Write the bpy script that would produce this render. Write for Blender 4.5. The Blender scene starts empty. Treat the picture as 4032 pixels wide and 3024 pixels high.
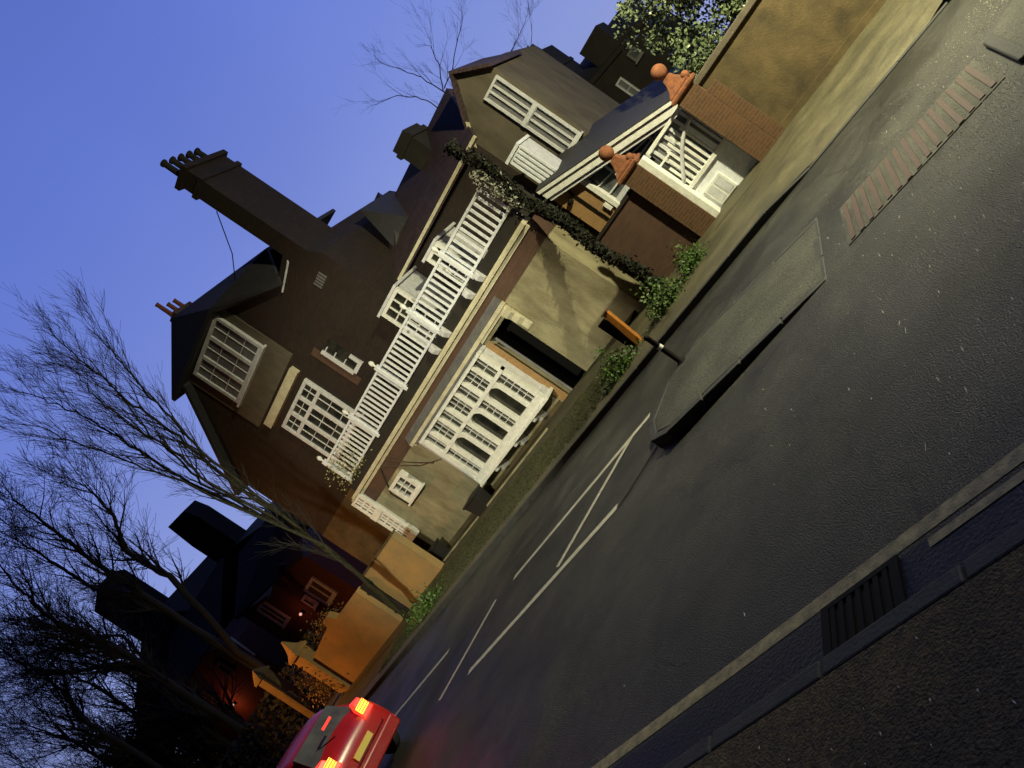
import bpy, bmesh, math, random
from mathutils import Vector, Matrix, Quaternion
random.seed(7)
R = math.radians
scene = bpy.context.scene
col = scene.collection

# ------------------------------------------------------------------ camera
H = 2.4
roll, pitch, yaw = R(56.0), R(-2.0), R(33.5)
fw = Vector((-math.sin(yaw)*math.cos(pitch), math.cos(yaw)*math.cos(pitch), math.sin(pitch)))
rt = Vector((math.cos(yaw), math.sin(yaw), 0))
up = rt.cross(fw)
ir = rt*math.cos(roll) - up*math.sin(roll)
iu = rt*math.sin(roll) + up*math.cos(roll)
cd = bpy.data.cameras.new('camera'); cam = bpy.data.objects.new('camera', cd); col.objects.link(cam)
M = Matrix((ir, iu, -fw)).transposed().to_4x4(); M.translation = Vector((0, 0, H))
cam.matrix_world = M
cd.sensor_width = 36; cd.lens = 3028/4032*36; cd.clip_end = 2000; cd.clip_start = 0.1
scene.camera = cam
scene.view_settings.view_transform = 'Standard'; scene.view_settings.look = 'None'
scene.view_settings.exposure = 0; scene.view_settings.gamma = 1

# ------------------------------------------------------------------ world: dusk sky, afterglow beyond the house, dark behind the viewer
w = bpy.data.worlds.new('World'); scene.world = w; w.use_nodes = True
nt = w.node_tree; nt.nodes.clear()
def N(t, **k):
    n = nt.nodes.new(t)
    for a, b in k.items(): setattr(n, a, b)
    return n
L = nt.links.new
tc = N('ShaderNodeTexCoord'); sp = N('ShaderNodeSeparateXYZ'); L(tc.outputs['Generated'], sp.inputs[0])
rz = N('ShaderNodeValToRGB'); L(sp.outputs[2], rz.inputs[0])
e = rz.color_ramp.elements
e[0].position = 0.0; e[0].color = (.33, .38, .70, 1)
e[1].position = 0.85; e[1].color = (.012, .018, .05, 1)
for p_, c_ in ((.16, (.25, .32, .70, 1)), (.34, (.165, .235, .66, 1)), (.5, (.118, .185, .61, 1)), (.62, (.10, .16, .55, 1))):
    q = rz.color_ramp.elements.new(p_); q.color = c_
ry = N('ShaderNodeValToRGB'); L(sp.outputs[1], ry.inputs[0])
e = ry.color_ramp.elements
e[0].position = 0.05; e[0].color = (.022, .022, .022, 1); e[1].position = 0.42; e[1].color = (1, 1, 1, 1)
q = ry.color_ramp.elements.new(.25); q.color = (.30, .30, .30, 1)
nz = N('ShaderNodeTexNoise'); nz.inputs['Scale'].default_value = 2.2; nz.inputs['Detail'].default_value = 4
L(tc.outputs['Generated'], nz.inputs[0])
mr = N('ShaderNodeMapRange'); mr.inputs[1].default_value = .3; mr.inputs[2].default_value = .7; mr.inputs[3].default_value = .94; mr.inputs[4].default_value = 1.06
L(nz.outputs[0], mr.inputs[0])
m1 = N('ShaderNodeMix', data_type='RGBA', blend_type='MULTIPLY'); m1.inputs[0].default_value = 1
L(rz.outputs[0], m1.inputs[6]); L(ry.outputs[0], m1.inputs[7])
bg = N('ShaderNodeBackground'); L(m1.outputs[2], bg.inputs[0]); L(mr.outputs[0], bg.inputs[1])
ow = N('ShaderNodeOutputWorld'); L(bg.outputs[0], ow.inputs[0])

# ------------------------------------------------------------------ helpers
def mat(name, c, rough=.8, c2=None, scale=3., bump=0., bscale=40., metal=0., spec=.5, emit=None, es=0., kind='noise', brick=None, rr=None, detail=6, stretch=None):
    m = bpy.data.materials.new(name); m.use_nodes = True
    t = m.node_tree; p = t.nodes['Principled BSDF']
    p.inputs['Base Color'].default_value = (*c, 1); p.inputs['Roughness'].default_value = rough
    p.inputs['Metallic'].default_value = metal; p.inputs['Specular IOR Level'].default_value = spec
    g = t.nodes.new('ShaderNodeNewGeometry'); src = g.outputs['Position']
    if stretch:
        mp = t.nodes.new('ShaderNodeMapping'); mp.inputs['Scale'].default_value = stretch
        t.links.new(src, mp.inputs[0]); src = mp.outputs[0]
    colout = None
    if c2:
        n = t.nodes.new('ShaderNodeTexNoise'); n.inputs['Scale'].default_value = scale; n.inputs['Detail'].default_value = detail; n.inputs['Roughness'].default_value = .65
        t.links.new(src, n.inputs['Vector'])
        r = t.nodes.new('ShaderNodeValToRGB'); r.color_ramp.elements[0].position = .33; r.color_ramp.elements[1].position = .67
        r.color_ramp.elements[0].color = (*c, 1); r.color_ramp.elements[1].color = (*c2, 1)
        t.links.new(n.outputs[0], r.inputs[0]); colout = r.outputs[0]
    hsrc = None
    if brick:
        sx = t.nodes.new('ShaderNodeSeparateXYZ'); t.links.new(g.outputs['Position'], sx.inputs[0])
        ad = t.nodes.new('ShaderNodeMath'); ad.operation = 'ADD'; t.links.new(sx.outputs[0], ad.inputs[0]); t.links.new(sx.outputs[1], ad.inputs[1])
        cx = t.nodes.new('ShaderNodeCombineXYZ'); t.links.new(ad.outputs[0], cx.inputs[0]); t.links.new(sx.outputs[2], cx.inputs[1])
        b = t.nodes.new('ShaderNodeTexBrick'); b.inputs['Scale'].default_value = 1; b.inputs['Brick Width'].default_value = brick[0]; b.inputs['Row Height'].default_value = brick[1]
        b.inputs['Mortar Size'].default_value = brick[2]; b.inputs['Mortar'].default_value = (*brick[3], 1)
        b.inputs['Color1'].default_value = (*c, 1); b.inputs['Color2'].default_value = (*(c2 or c), 1)
        t.links.new(cx.outputs[0], b.inputs[0])
        if colout:
            mx = t.nodes.new('ShaderNodeMix'); mx.data_type = 'RGBA'; mx.inputs[0].default_value = .45
            t.links.new(b.outputs[0], mx.inputs[6]); t.links.new(colout, mx.inputs[7]); colout = mx.outputs[2]
        else: colout = b.outputs[0]
        hsrc = b.outputs['Fac']
    if colout: t.links.new(colout, p.inputs['Base Color'])
    if bump or hsrc:
        n2 = t.nodes.new('ShaderNodeTexNoise'); n2.inputs['Scale'].default_value = bscale; n2.inputs['Detail'].default_value = 5
        t.links.new(src, n2.inputs['Vector'])
        bp = t.nodes.new('ShaderNodeBump'); bp.inputs['Strength'].default_value = max(bump, .3); bp.inputs['Distance'].default_value = .02
        t.links.new(n2.outputs[0], bp.inputs['Height']); t.links.new(bp.outputs[0], p.inputs['Normal'])
        if hsrc:
            b2 = t.nodes.new('ShaderNodeBump'); b2.invert = True; b2.inputs['Strength'].default_value = .6; b2.inputs['Distance'].default_value = .01
            t.links.new(hsrc, b2.inputs['Height']); t.links.new(bp.outputs[0], b2.inputs['Normal']); t.links.new(b2.outputs[0], p.inputs['Normal'])
    if rr:
        n3 = t.nodes.new('ShaderNodeTexNoise'); n3.inputs['Scale'].default_value = rr[2]; n3.inputs['Detail'].default_value = 4
        t.links.new(src, n3.inputs['Vector'])
        q = t.nodes.new('ShaderNodeMapRange'); q.inputs[1].default_value = .35; q.inputs[2].default_value = .65; q.inputs[3].default_value = rr[0]; q.inputs[4].default_value = rr[1]
        t.links.new(n3.outputs[0], q.inputs[0]); t.links.new(q.outputs[0], p.inputs['Roughness'])
    if emit:
        p.inputs['Emission Color'].default_value = (*emit, 1); p.inputs['Emission Strength'].default_value = es
    return m

class MB:
    def __init__(s): s.bm = bmesh.new()
    def box(s, x0, x1, y0, y1, z0, z1):
        v = [s.bm.verts.new(p) for p in ((x0,y0,z0),(x1,y0,z0),(x1,y1,z0),(x0,y1,z0),(x0,y0,z1),(x1,y0,z1),(x1,y1,z1),(x0,y1,z1))]
        for f in ((0,3,2,1),(4,5,6,7),(0,1,5,4),(1,2,6,5),(2,3,7,6),(3,0,4,7)): s.bm.faces.new([v[i] for i in f])
        return s
    def hull(s, a, b):
        """solid between two matching point loops"""
        va = [s.bm.verts.new(p) for p in a]; vb = [s.bm.verts.new(p) for p in b]; n = len(a)
        s.bm.faces.new(va); s.bm.faces.new(vb[::-1])
        for i in range(n): s.bm.faces.new((va[i], vb[i], vb[(i+1) % n], va[(i+1) % n]))
        return s
    def xz(s, pts, y0, y1): return s.hull([(x, y0, z) for x, z in pts], [(x, y1, z) for x, z in pts])
    def yz(s, pts, x0, x1): return s.hull([(x0, y, z) for y, z in pts], [(x1, y, z) for y, z in pts])
    def xy(s, pts, z0, z1): return s.hull([(x, y, z1) for x, y in pts], [(x, y, z0) for x, y in pts])
    def sheet(s, pts):
        s.bm.faces.new([s.bm.verts.new(p) for p in pts]); return s
    def slab(s, pts, t=.12):
        a = [Vector(p) for p in pts]; n = (a[1]-a[0]).cross(a[2]-a[0]).normalized()
        if n.z < 0: n = -n
        return s.hull(a, [p-n*t for p in a])
    def tube(s, pts, rad, n=6):
        pts = [Vector(p) for p in pts]; rings = []
        for i, p in enumerate(pts):
            d = (pts[min(i+1, len(pts)-1)] - pts[max(i-1, 0)])
            d = d.normalized() if d.length > 1e-6 else Vector((0, 0, 1))
            a = d.orthogonal().normalized(); 
            if rings and abs(d.dot(la)) < .99: a = (la - d*la.dot(d)).normalized()
            la = a; b = d.cross(a); r = rad[i] if isinstance(rad, (list, tuple)) else rad
            rings.append([s.bm.verts.new(p + (a*math.cos(k*2*math.pi/n) + b*math.sin(k*2*math.pi/n))*r) for k in range(n)])
        for i in range(len(rings)-1):
            for k in range(n): s.bm.faces.new((rings[i][k], rings[i][(k+1) % n], rings[i+1][(k+1) % n], rings[i+1][k]))
        s.bm.faces.new(rings[0][::-1]); s.bm.faces.new(rings[-1]); return s
    def lathe(s, c, prof, n=20, sq=False):
        """prof: (radius,z) pairs; sq -> square plan"""
        if sq: n = 4
        rings = []
        for r, z in prof:
            r = max(r, .002)*(math.sqrt(2) if sq else 1)
            rings.append([s.bm.verts.new((c[0]+r*math.cos(2*math.pi*(k+(.5 if sq else 0))/n), c[1]+r*math.sin(2*math.pi*(k+(.5 if sq else 0))/n), c[2]+z)) for k in range(n)])
        for i in range(len(rings)-1):
            for k in range(n): s.bm.faces.new((rings[i][k], rings[i][(k+1) % n], rings[i+1][(k+1) % n], rings[i+1][k]))
        s.bm.faces.new(rings[0][::-1]); s.bm.faces.new(rings[-1]); return s
    def build(s, name, m, parent=None, bevel=0, smooth=False, label=None):
        bmesh.ops.recalc_face_normals(s.bm, faces=s.bm.faces)
        off = wloc(parent) if parent else Vector((0, 0, 0))
        if off.length: bmesh.ops.translate(s.bm, verts=s.bm.verts, vec=-off)
        me = bpy.data.meshes.new(name); s.bm.to_mesh(me); s.bm.free()
        me.materials.append(m)
        if smooth:
            for p in me.polygons: p.use_smooth = True
        o = bpy.data.objects.new(name, me); col.objects.link(o)
        if parent: o.parent = parent
        if bevel:
            b = o.modifiers.new('bevel', 'BEVEL'); b.width = bevel; b.segments = 2; b.limit_method = 'ANGLE'
        if label: o['label'] = label
        return o
def wloc(o):
    v = Vector((0, 0, 0))
    while o: v += o.location; o = o.parent
    return v
def tag(o, label, cat, group=None, kind=None):
    o['label'] = label; o['category'] = cat
    if group: o['group'] = group
    if kind: o['kind'] = kind
    return o
def thing(name, loc, label, cat, group=None):
    o = bpy.data.objects.new(name, None); o.empty_display_size = .3; o.location = loc; col.objects.link(o)
    return tag(o, label, cat, group)
def struct(name, mb, m, kind='structure'):
    o = mb.build(name, m); o['kind'] = kind; return o
def leaves(mb, pts, size, rnd, flat=.5):
    for p in pts:
        a = Vector((rnd.gauss(0, 1), rnd.gauss(0, 1), rnd.gauss(0, 1))).normalized(); b = a.orthogonal().normalized()
        q = Quaternion(a, rnd.random()*6.28); b = q @ b; c = a.cross(b); k = size*rnd.uniform(.6, 1.3); P = Vector(p)
        mb.sheet([P-b*k, P-c*k*flat, P+b*k, P+c*k*flat])

# ------------------------------------------------------------------ materials
asphalt = mat('asphalt', (.013, .0135, .011), .48, (.034, .034, .027), .9, .7, 70, rr=(.32, .62, .7), spec=.4)
def grain(m, scale, lo, hi, s2=None):
    t = m.node_tree; p = t.nodes['Principled BSDF']; lk = p.inputs['Base Color'].links[0]; src = lk.from_socket
    g = t.nodes.new('ShaderNodeNewGeometry'); v = t.nodes.new('ShaderNodeTexVoronoi'); v.inputs['Scale'].default_value = scale
    t.links.new(g.outputs['Position'], v.inputs['Vector'])
    r = t.nodes.new('ShaderNodeMapRange'); r.inputs[1].default_value = 0; r.inputs[2].default_value = 1; r.inputs[3].default_value = lo; r.inputs[4].default_value = hi
    t.links.new(v.outputs['Color'], r.inputs[0])
    n = t.nodes.new('ShaderNodeTexNoise'); n.inputs['Scale'].default_value = s2 or .35; n.inputs['Detail'].default_value = 8; n.inputs['Roughness'].default_value = .7
    t.links.new(g.outputs['Position'], n.inputs['Vector'])
    q = t.nodes.new('ShaderNodeMapRange'); q.inputs[1].default_value = .3; q.inputs[2].default_value = .7; q.inputs[3].default_value = .6; q.inputs[4].default_value = 1.4
    t.links.new(n.outputs[0], q.inputs[0])
    mu = t.nodes.new('ShaderNodeMath'); mu.operation = 'MULTIPLY'; t.links.new(r.outputs[0], mu.inputs[0]); t.links.new(q.outputs[0], mu.inputs[1])
    vm = t.nodes.new('ShaderNodeVectorMath'); vm.operation = 'SCALE'; t.links.new(src, vm.inputs[0]); t.links.new(mu.outputs[0], vm.inputs['Scale'])
    t.links.new(vm.outputs[0], p.inputs['Base Color'])
grain(asphalt, 60, .35, 1.9)
def cracks(m, sc, w_=.012):
    t = m.node_tree; p = t.nodes['Principled BSDF']; src = p.inputs['Base Color'].links[0].from_socket
    g = t.nodes.new('ShaderNodeNewGeometry'); n = t.nodes.new('ShaderNodeTexNoise'); n.inputs['Scale'].default_value = 1.3; n.inputs['Detail'].default_value = 6
    t.links.new(g.outputs['Position'], n.inputs['Vector'])
    a = t.nodes.new('ShaderNodeVectorMath'); a.operation = 'MULTIPLY_ADD'; t.links.new(n.outputs['Color'], a.inputs[0]); a.inputs[1].default_value = (.9, .9, 0); t.links.new(g.outputs['Position'], a.inputs[2])
    v = t.nodes.new('ShaderNodeTexVoronoi'); v.feature = 'DISTANCE_TO_EDGE'; v.inputs['Scale'].default_value = sc; t.links.new(a.outputs[0], v.inputs['Vector'])
    r = t.nodes.new('ShaderNodeMapRange'); r.inputs[1].default_value = 0; r.inputs[2].default_value = w_; r.inputs[3].default_value = .35; r.inputs[4].default_value = 1
    t.links.new(v.outputs['Distance'], r.inputs[0])
    vm = t.nodes.new('ShaderNodeVectorMath'); vm.operation = 'SCALE'; t.links.new(src, vm.inputs[0]); t.links.new(r.outputs[0], vm.inputs['Scale']); t.links.new(vm.outputs[0], p.inputs['Base Color'])
cracks(asphalt, .38, .006)
patch_m = mat('tarmac_patch', (.016, .016, .014), .6, (.032, .031, .026), 1.5, .7, 60, rr=(.35, .6, 1)); grain(patch_m, 70, .4, 1.35)
gutter_m = mat('wet_gutter', (.006, .006, .006), .34, (.014, .013, .011), 6, .5, 40, spec=.22)
pave = mat('paving', (.042, .038, .022), .7, (.09, .08, .046), 1.2, .4, 50)
pave_near = mat('near_paving', (.028, .022, .008), .8, (.06, .044, .016), 4, .8, 60)
grain(pave_near, 45, .3, 2.0, 1.2)
grain(pave, 40, .7, 1.3, .8)
island_m = mat('island_paving', (.020, .021, .017), .7, (.052, .053, .040), .8, .8, 40)
grain(island_m, 45, .5, 1.6, 1.0)
kerb_m = mat('kerb_stone', (.015, .016, .017), .7, (.035, .035, .035), 6, .3)
line_w = mat('worn_white_paint', (.55, .53, .46), .6, (.30, .29, .25), 14, .3, 60)
line_y = mat('worn_pale_yellow_paint', (.30, .265, .15), .6, (.09, .08, .045), 9, .3, 60)
tact_m = mat('tactile_red', (.075, .040, .032), .6, (.05, .034, .028), 6, .4, 60)
verge_m = mat('verge_soil', (.02, .02, .008), .9, (.055, .048, .02), 2.2, .8, 30)
render_w = mat('olive_cream_render', (.13, .11, .062), .9, (.36, .325, .21), 1.1, .8, 30, stretch=(1.3, 1.3, .55))
render_r = mat('brown_render', (.045, .034, .016), .9, (.12, .085, .038), 1.5, .5, 30)
render_g = mat('grey_brown_render', (.07, .058, .042), .9, (.125, .105, .078), 1.6, .5, 30, stretch=(1.3, 1.3, .6))
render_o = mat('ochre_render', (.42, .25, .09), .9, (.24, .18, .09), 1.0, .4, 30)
brick_d = mat('dark_red_brick', (.07, .036, .026), .9, (.11, .055, .035), 3, .3, 40, brick=(.225, .075, .01, (.06, .05, .04)))
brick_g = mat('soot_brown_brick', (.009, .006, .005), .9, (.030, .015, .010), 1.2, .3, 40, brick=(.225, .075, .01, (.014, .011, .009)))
brick_o = mat('orange_brick', (.36, .20, .07), .9, (.26, .14, .06), 3, .3, 40, brick=(.225, .075, .012, (.28, .22, .13)))
brick_p = mat('pillar_brick', (.12, .055, .022), .9, (.075, .036, .016), 3, .3, 40, brick=(.225, .075, .012, (.12, .09, .06)))
terra = mat('terracotta', (.27, .095, .04), .9, (.13, .05, .028), 9, .6, 40)
slate = mat('slate', (.034, .018, .024), .75, (.075, .045, .050), 2, .2, 20, brick=(.25, .11, .012, (.008, .006, .01)))
slate_b = mat('blue_slate', (.022, .022, .026), .7, (.034, .033, .038), 5, .2, 20)
sil = mat('sooty_masonry', (.014, .012, .011), .95, (.024, .020, .017), 2, .3)
white = mat('white_paint', (.82, .83, .82), .5, (.64, .64, .62), 7, .1, 30)
white_d = mat('weathered_white_paint', (.66, .67, .72), .6, (.48, .49, .54), 6, .2, 30)
white_c = mat('cool_white_paint', (.80, .83, .90), .5, (.62, .65, .72), 8, .1, 30)
cream = mat('cream_stone', (.62, .58, .43), .7, (.45, .41, .29), 4, .2, 30)
lead = mat('lead_grey', (.16, .155, .16), .6, (.10, .10, .11), 4)
glass = mat('dark_glass', (.008, .009, .010), .08, (.05, .048, .036), 2.2, spec=.6)
glass_g = mat('grey_glass', (.10, .11, .11), .15, (.05, .055, .06), 3)
blind = mat('pale_blind', (.17, .17, .18), .5, (.11, .11, .12), 5)
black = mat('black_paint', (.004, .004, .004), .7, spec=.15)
bark = mat('bark', (.012, .010, .009), .9, (.022, .018, .013), 6, .6, 30)
bark_l = mat('mossy_bark', (.008, .007, .004), .9, (.03, .031, .009), 7, .6, 30)
bark_t = mat('twig_bark', (.06, .055, .06), .9, (.09, .08, .08), 6)
holly = mat('holly_leaf', (.05, .085, .035), .3, (.22, .26, .15), 9)
ivy_m = mat('ivy_leaf', (.006, .008, .005), .8, (.016, .018, .009), 5)
green = mat('bright_green_leaf', (.07, .135, .018), .6, (.02, .045, .010), 9)
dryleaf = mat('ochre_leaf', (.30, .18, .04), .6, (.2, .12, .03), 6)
wood_o = mat('orange_timber', (.42, .16, .02), .6, (.30, .11, .015), 9, .3)
planter = mat('black_plastic', (.008, .008, .009), .7)

# ------------------------------------------------------------------ ground
struct('ground', MB().sheet([(-400, -60, -.02), (300, -60, -.02), (300, 400, -.02), (-400, 400, -.02)]), verge_m)
struct('road', MB().sheet([(-140, 3.1, 0), (60, 3.1, 0), (60, 12.95, 0), (-140, 12.95, 0)]), asphalt)
struct('near_pavement', MB().box(-60, 40, -8, 3.0, -.3, .12), pave_near)
b = MB(); x = -60
while x < 30:
    b.box(x+.004, x+.906, 3.004, 3.13, -.3, .125); x += .914
kb = b.build('near_kerb', kerb_m, bevel=.015); kb['kind'] = 'structure'
# far kerb, with the dropped stretch for the driveway
b = MB(); x = -120
while x < 40:
    if -2.0 < x+.45 < .25: top = lambda xx: .02
    elif -2.9 < x+.45 <= -2.0: top = lambda xx: .12*(1-(xx+2.9)/.9) if xx < -2.0 else .02
    else: top = lambda xx: .125
    x1 = x+.906; h0 = max(.02, min(.125, top(x))); h1 = max(.02, min(.125, top(x1)))
    b.hull([(x, 12.9, -.3), (x1, 12.9, -.3), (x1, 12.9, h1), (x, 12.9, h0)], [(x, 13.04, -.3), (x1, 13.04, -.3), (x1, 13.04, h1), (x, 13.04, h0)]); x += .914
o = b.build('far_kerb', kerb_m, bevel=.012); o['kind'] = 'structure'
b = MB(); b.sheet([(-140, 13.04, .11), (-2.9, 13.04, .11), (-2.9, 17.6, .11), (-140, 17.6, .11)])
b.sheet([(-2.9, 13.04, .11), (-1.9, 13.04, .012), (-1.9, 17.6, .11), (-2.9, 17.6, .11)])
b.sheet([(-1.9, 13.04, .012), (.3, 13.04, .012), (.3, 17.6, .11), (-1.9, 17.6, .11)])
b.sheet([(.3, 13.04, .012), (.9, 13.04, .11), (.9, 17.6, .11), (.3, 17.6, .11)])
b.sheet([(.9, 13.04, .11), (40, 13.04, .11), (40, 17.6, .11), (.9, 17.6, .11)])
struct('far_pavement', b, pave)
struct('grass_verge', MB().sheet([(-30, 13.8, .116), (-8.3, 13.8, .116), (-8.3, 18.75, .116), (-30, 18.75, .116)]), verge_m)
struct('driveway', MB().sheet([(-4.7, 16.2, .118), (-3.3, 16.2, .118), (-3.3, 19.4, .118), (-4.7, 19.4, .118)]), pave)
# traffic island in two halves with a cut-through
def island(name, pts):
    c = Vector((sum(p[0] for p in pts)/len(pts), sum(p[1] for p in pts)/len(pts)))
    inner = [tuple(c + (Vector(p)-c)*(1-.13/max(.3, (Vector(p)-c).length))) for p in pts]
    o = MB().hull([(x, y, -.2) for x, y in pts], [(x, y, .06) for x, y in pts]).build('island_kerb', kerb_m, bevel=.02); o['kind'] = 'structure'
    struct('traffic_island', MB().sheet([(x, y, .064) for x, y in inner]), island_m)
b = MB(); top = [(-5.3, 9.0), (-5.1, 8.4), (-4.7, 8.12), (-3.4, 8.12), (-2.1, 8.16), (-2.1, 10.4), (-4.4, 10.5), (-5.1, 9.9)]
hz_ = [.17, .17, .17, .10, .01, .01, .14, .17]
cI = Vector((-3.7, 9.25))
for k in range(8):
    p0, p1 = Vector(top[k]), Vector(top[(k+1) % 8]); h0, h1 = hz_[k], hz_[(k+1) % 8]; ns = max(1, round((p1-p0).length/.85))
    for q in range(ns):
        ta, tb = q/ns+.006, (q+1)/ns-.006; a_, c_ = p0.lerp(p1, ta), p0.lerp(p1, tb); ha, hb = h0+(h1-h0)*ta, h0+(h1-h0)*tb
        nn = (cI-(a_+c_)/2); dd = (p1-p0).normalized(); nn = (nn-dd*nn.dot(dd)).normalized()*.13; dz = random.uniform(-.004, .004)
        b.hull([(a_.x, a_.y, -.2), (c_.x, c_.y, -.2), (c_.x+nn.x, c_.y+nn.y, -.2), (a_.x+nn.x, a_.y+nn.y, -.2)], [(a_.x, a_.y, ha+dz), (c_.x, c_.y, hb+dz), (c_.x+nn.x, c_.y+nn.y, hb+dz), (a_.x+nn.x, a_.y+nn.y, ha+dz)])
o = b.build('island_kerb', kerb_m, bevel=.015); o['kind'] = 'structure'
b = MB(); inn = [(-5.12, 9.0), (-4.97, 8.5), (-4.65, 8.26), (-3.4, 8.26), (-2.12, 8.3), (-2.12, 10.27), (-4.4, 10.36), (-5.0, 9.82)]
c_ = b.bm.verts.new((-3.9, 9.3, .12)); vs = [b.bm.verts.new((x, y, h-.006)) for (x, y), h in zip(inn, hz_)]
for k in range(8): b.bm.faces.new((c_, vs[k], vs[(k+1) % 8]))
struct('traffic_island', b, island_m)
if 0: island('a', [(-5.25, 8.9), (-5.05, 8.35), (-4.6, 8.12), (-2.35, 8.14), (-2.1, 8.3), (-2.1, 9.75), (-2.35, 9.95), (-4.5, 9.95), (-5.0, 9.6)])
island('b', [(.35, 8.3), (.6, 8.14), (5, 8.14), (5, 9.95), (.6, 9.95), (.35, 9.7)])
# ribbed tactile paving in the gap of the island
struct('paving_slab', MB().box(-1.75, .2, 8.4, 9.75, -.1, .010), island_m)
b = MB()
for k in range(15):
    x = -1.7+k*.127; b.box(x, x+.06, 8.44+.03*math.sin(k*5), 9.68, .010, .022)
struct('tactile_paving', b, tact_m)
# painted markings, 4 mm above the road
def strip(pts, w_, m, name='road_marking', z=.004):
    b = MB()
    for (x0, y0), (x1, y1) in pts:
        d = Vector((x1-x0, y1-y0)).normalized(); n = Vector((-d.y, d.x))*w_/2
        b.sheet([(x0+n.x, y0+n.y, z), (x1+n.x, y1+n.y, z), (x1-n.x, y1-n.y, z), (x0-n.x, y0-n.y, z)])
    return struct(name, b, m)
strip([((-5.73, 10.08), (-9.72, 9.62))], .15, line_w)
strip([((-6.2, 9.98), (-7.56, 8.14))], .15, line_w, z=.008)
strip([((-6.0, 8.05), (-10.1, 7.75))], .15, line_w, z=.006)
strip([((-10.35, 9.55), (-11.27, 7.86))], .15, line_w)
strip([((-12.35, 9.64), (-14.8, 9.37))], .15, line_w)
strip([((-15.6, 9.5), (-17.0, 7.8)), ((-17.6, 9.5), (-21.5, 9.2)), ((-14.5, 7.7), (-19, 7.6))], .10, line_w, z=.008)
strip([((-40, 3.70), (30, 3.70))], .12, line_y)
strip([((-1.72, 3.55), (30, 3.55))], .07, line_y, z=.008)
for q_ in ([(.6, 6.9), (2.8, 7.0), (2.7, 7.9), (.5, 7.8)], [(-12, 10.6), (-7.5, 10.7), (-7.5, 11.6), (-12.1, 11.5)], [(-9.4, 4.4), (-6.4, 4.5), (-6.5, 5.2), (-9.5, 5.1)]):
    struct('road_patch', MB().sheet([(x, y, .0018) for x, y in q_]), patch_m)
struct('gutter', MB().sheet([(-60, 3.12, .003), (30, 3.12, .003), (30, 3.60, .003), (-60, 3.60, .003)]), gutter_m)
strip([((-5.12, 8.75), (-5.95, 8.0))], .10, gutter_m, name='bollard_shadow', z=.012)  # bollard's cast shadow, laid on the road as a dark strip
# gully grate at the near kerb
g = thing('drain_grate', (-2.2, 3.38, 0), 'black iron drain grate set in the gutter beside the double yellow lines', 'drain')
b = MB(); b.box(-2.5, -2.44, 3.16, 3.62, .002, .022).box(-1.98, -1.92, 3.16, 3.62, .002, .022).box(-2.44, -1.98, 3.16, 3.2, .002, .022).box(-2.44, -1.98, 3.58, 3.62, .002, .022)
b.build('frame', black, g)
b = MB(); b.box(-2.44, -1.98, 3.2, 3.58, .001, .006)
for k in range(7): b.box(-2.43+k*.066, -2.395+k*.066, 3.2, 3.58, .006, .02)
b.build('grille', black, g)

# ------------------------------------------------------------------ window builder
def window(parent, x0, x1, z0, z1, y, nx=2, nz=2, fr=.08, bar=.03, depth=.12, gm=None, fm=None, sill=True, name='window', arch=False):
    """frame proud of plane y (front at y-depth); glass behind"""
    fm = fm or white; gm = gm or glass
    b = MB(); yf = y-depth
    b.box(x0, x0+fr, yf, y+.02, z0, z1).box(x1-fr, x1, yf, y+.02, z0, z1)
    b.box(x0+fr, x1-fr, yf, y+.02, z1-fr, z1).box(x0+fr, x1-fr, yf, y+.02, z0, z0+fr)
    for i in range(1, nx):
        c = x0+fr+(x1-x0-2*fr)*i/nx; b.box(c-bar/2, c+bar/2, yf+.02, y, z0+fr, z1-fr)
    for i in range(1, nz):
        c = z0+fr+(z1-z0-2*fr)*i/nz; b.box(x0+fr, x1-fr, yf+.026, y-.004, c-bar/2, c+bar/2)
    if sill: b.box(x0-.06, x1+.06, yf-.07, y+.02, z0-.07, z0-.002)
    f = b.build(name, fm, parent)
    MB().box(x0+fr*.5, x1-fr*.5, y-.03, y-.012, z0+fr*.5, z1-fr*.5).build('pane', gm, f)
    return f

# ------------------------------------------------------------------ the manor house
hs = thing('manor_house', (-15, 20, 0), 'large gabled house with white balustraded balcony, long white bay window and tall chimney stack', 'house')
# ground floor range with openings (door recess x -11.62..-10.66, bay x -16.1..-11.95)
b = MB()
FY = 18.75
b.box(-19.85, -11.62, FY, FY+.35, -.1, 3.1).box(-10.66, -8.05, FY, FY+.35, -.1, 3.1).box(-11.62, -10.66, FY, FY+.35, 2.86, 3.1)
b.box(-19.85, -19.5, FY+.35, 21.4, -.1, 3.1).box(-8.4, -8.05, FY+.35, 21.4, -.1, 3.1)
b.build('ground_floor_wall', render_w, hs)
MB().box(-19.87, -8.03, FY-.02, 21.4, 3.1, 3.72).build('upper_band', brick_d, hs)
b = MB(); b.box(-19.95, -7.98, FY-.22, FY+.4, 3.72, 3.80).box(-19.92, -8.0, FY-.14, FY+.3, 3.80, 3.86).box(-19.9, -8.0, FY-.08, FY-.022, 3.6, 3.72)
b.build('cornice', cream, hs)
MB().yz([(FY-.021, 3.18), (FY-.2, 3.18), (FY-.022, 3.42)], -16.4, -10.3).build('lead_roof', lead, hs)
b = MB(); b.box(-16.4, -10.28, FY-.2, FY-.022, 3.05, 3.17).box(-16.35, -10.32, FY-.13, FY-.022, 2.97, 3.05)
b.build('lintel_moulding', cream, hs)
b = MB(); b.yz([(FY-.024, 2.97), (FY-.3, 2.97), (FY-.26, 2.8), (FY-.16, 2.68), (FY-.16, 2.5), (FY-.08, 2.36), (FY-.06, 2.15), (FY-.024, 2.1)], -10.56, -10.3)
b.build('door_bracket', cream, hs, bevel=.01)
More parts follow.
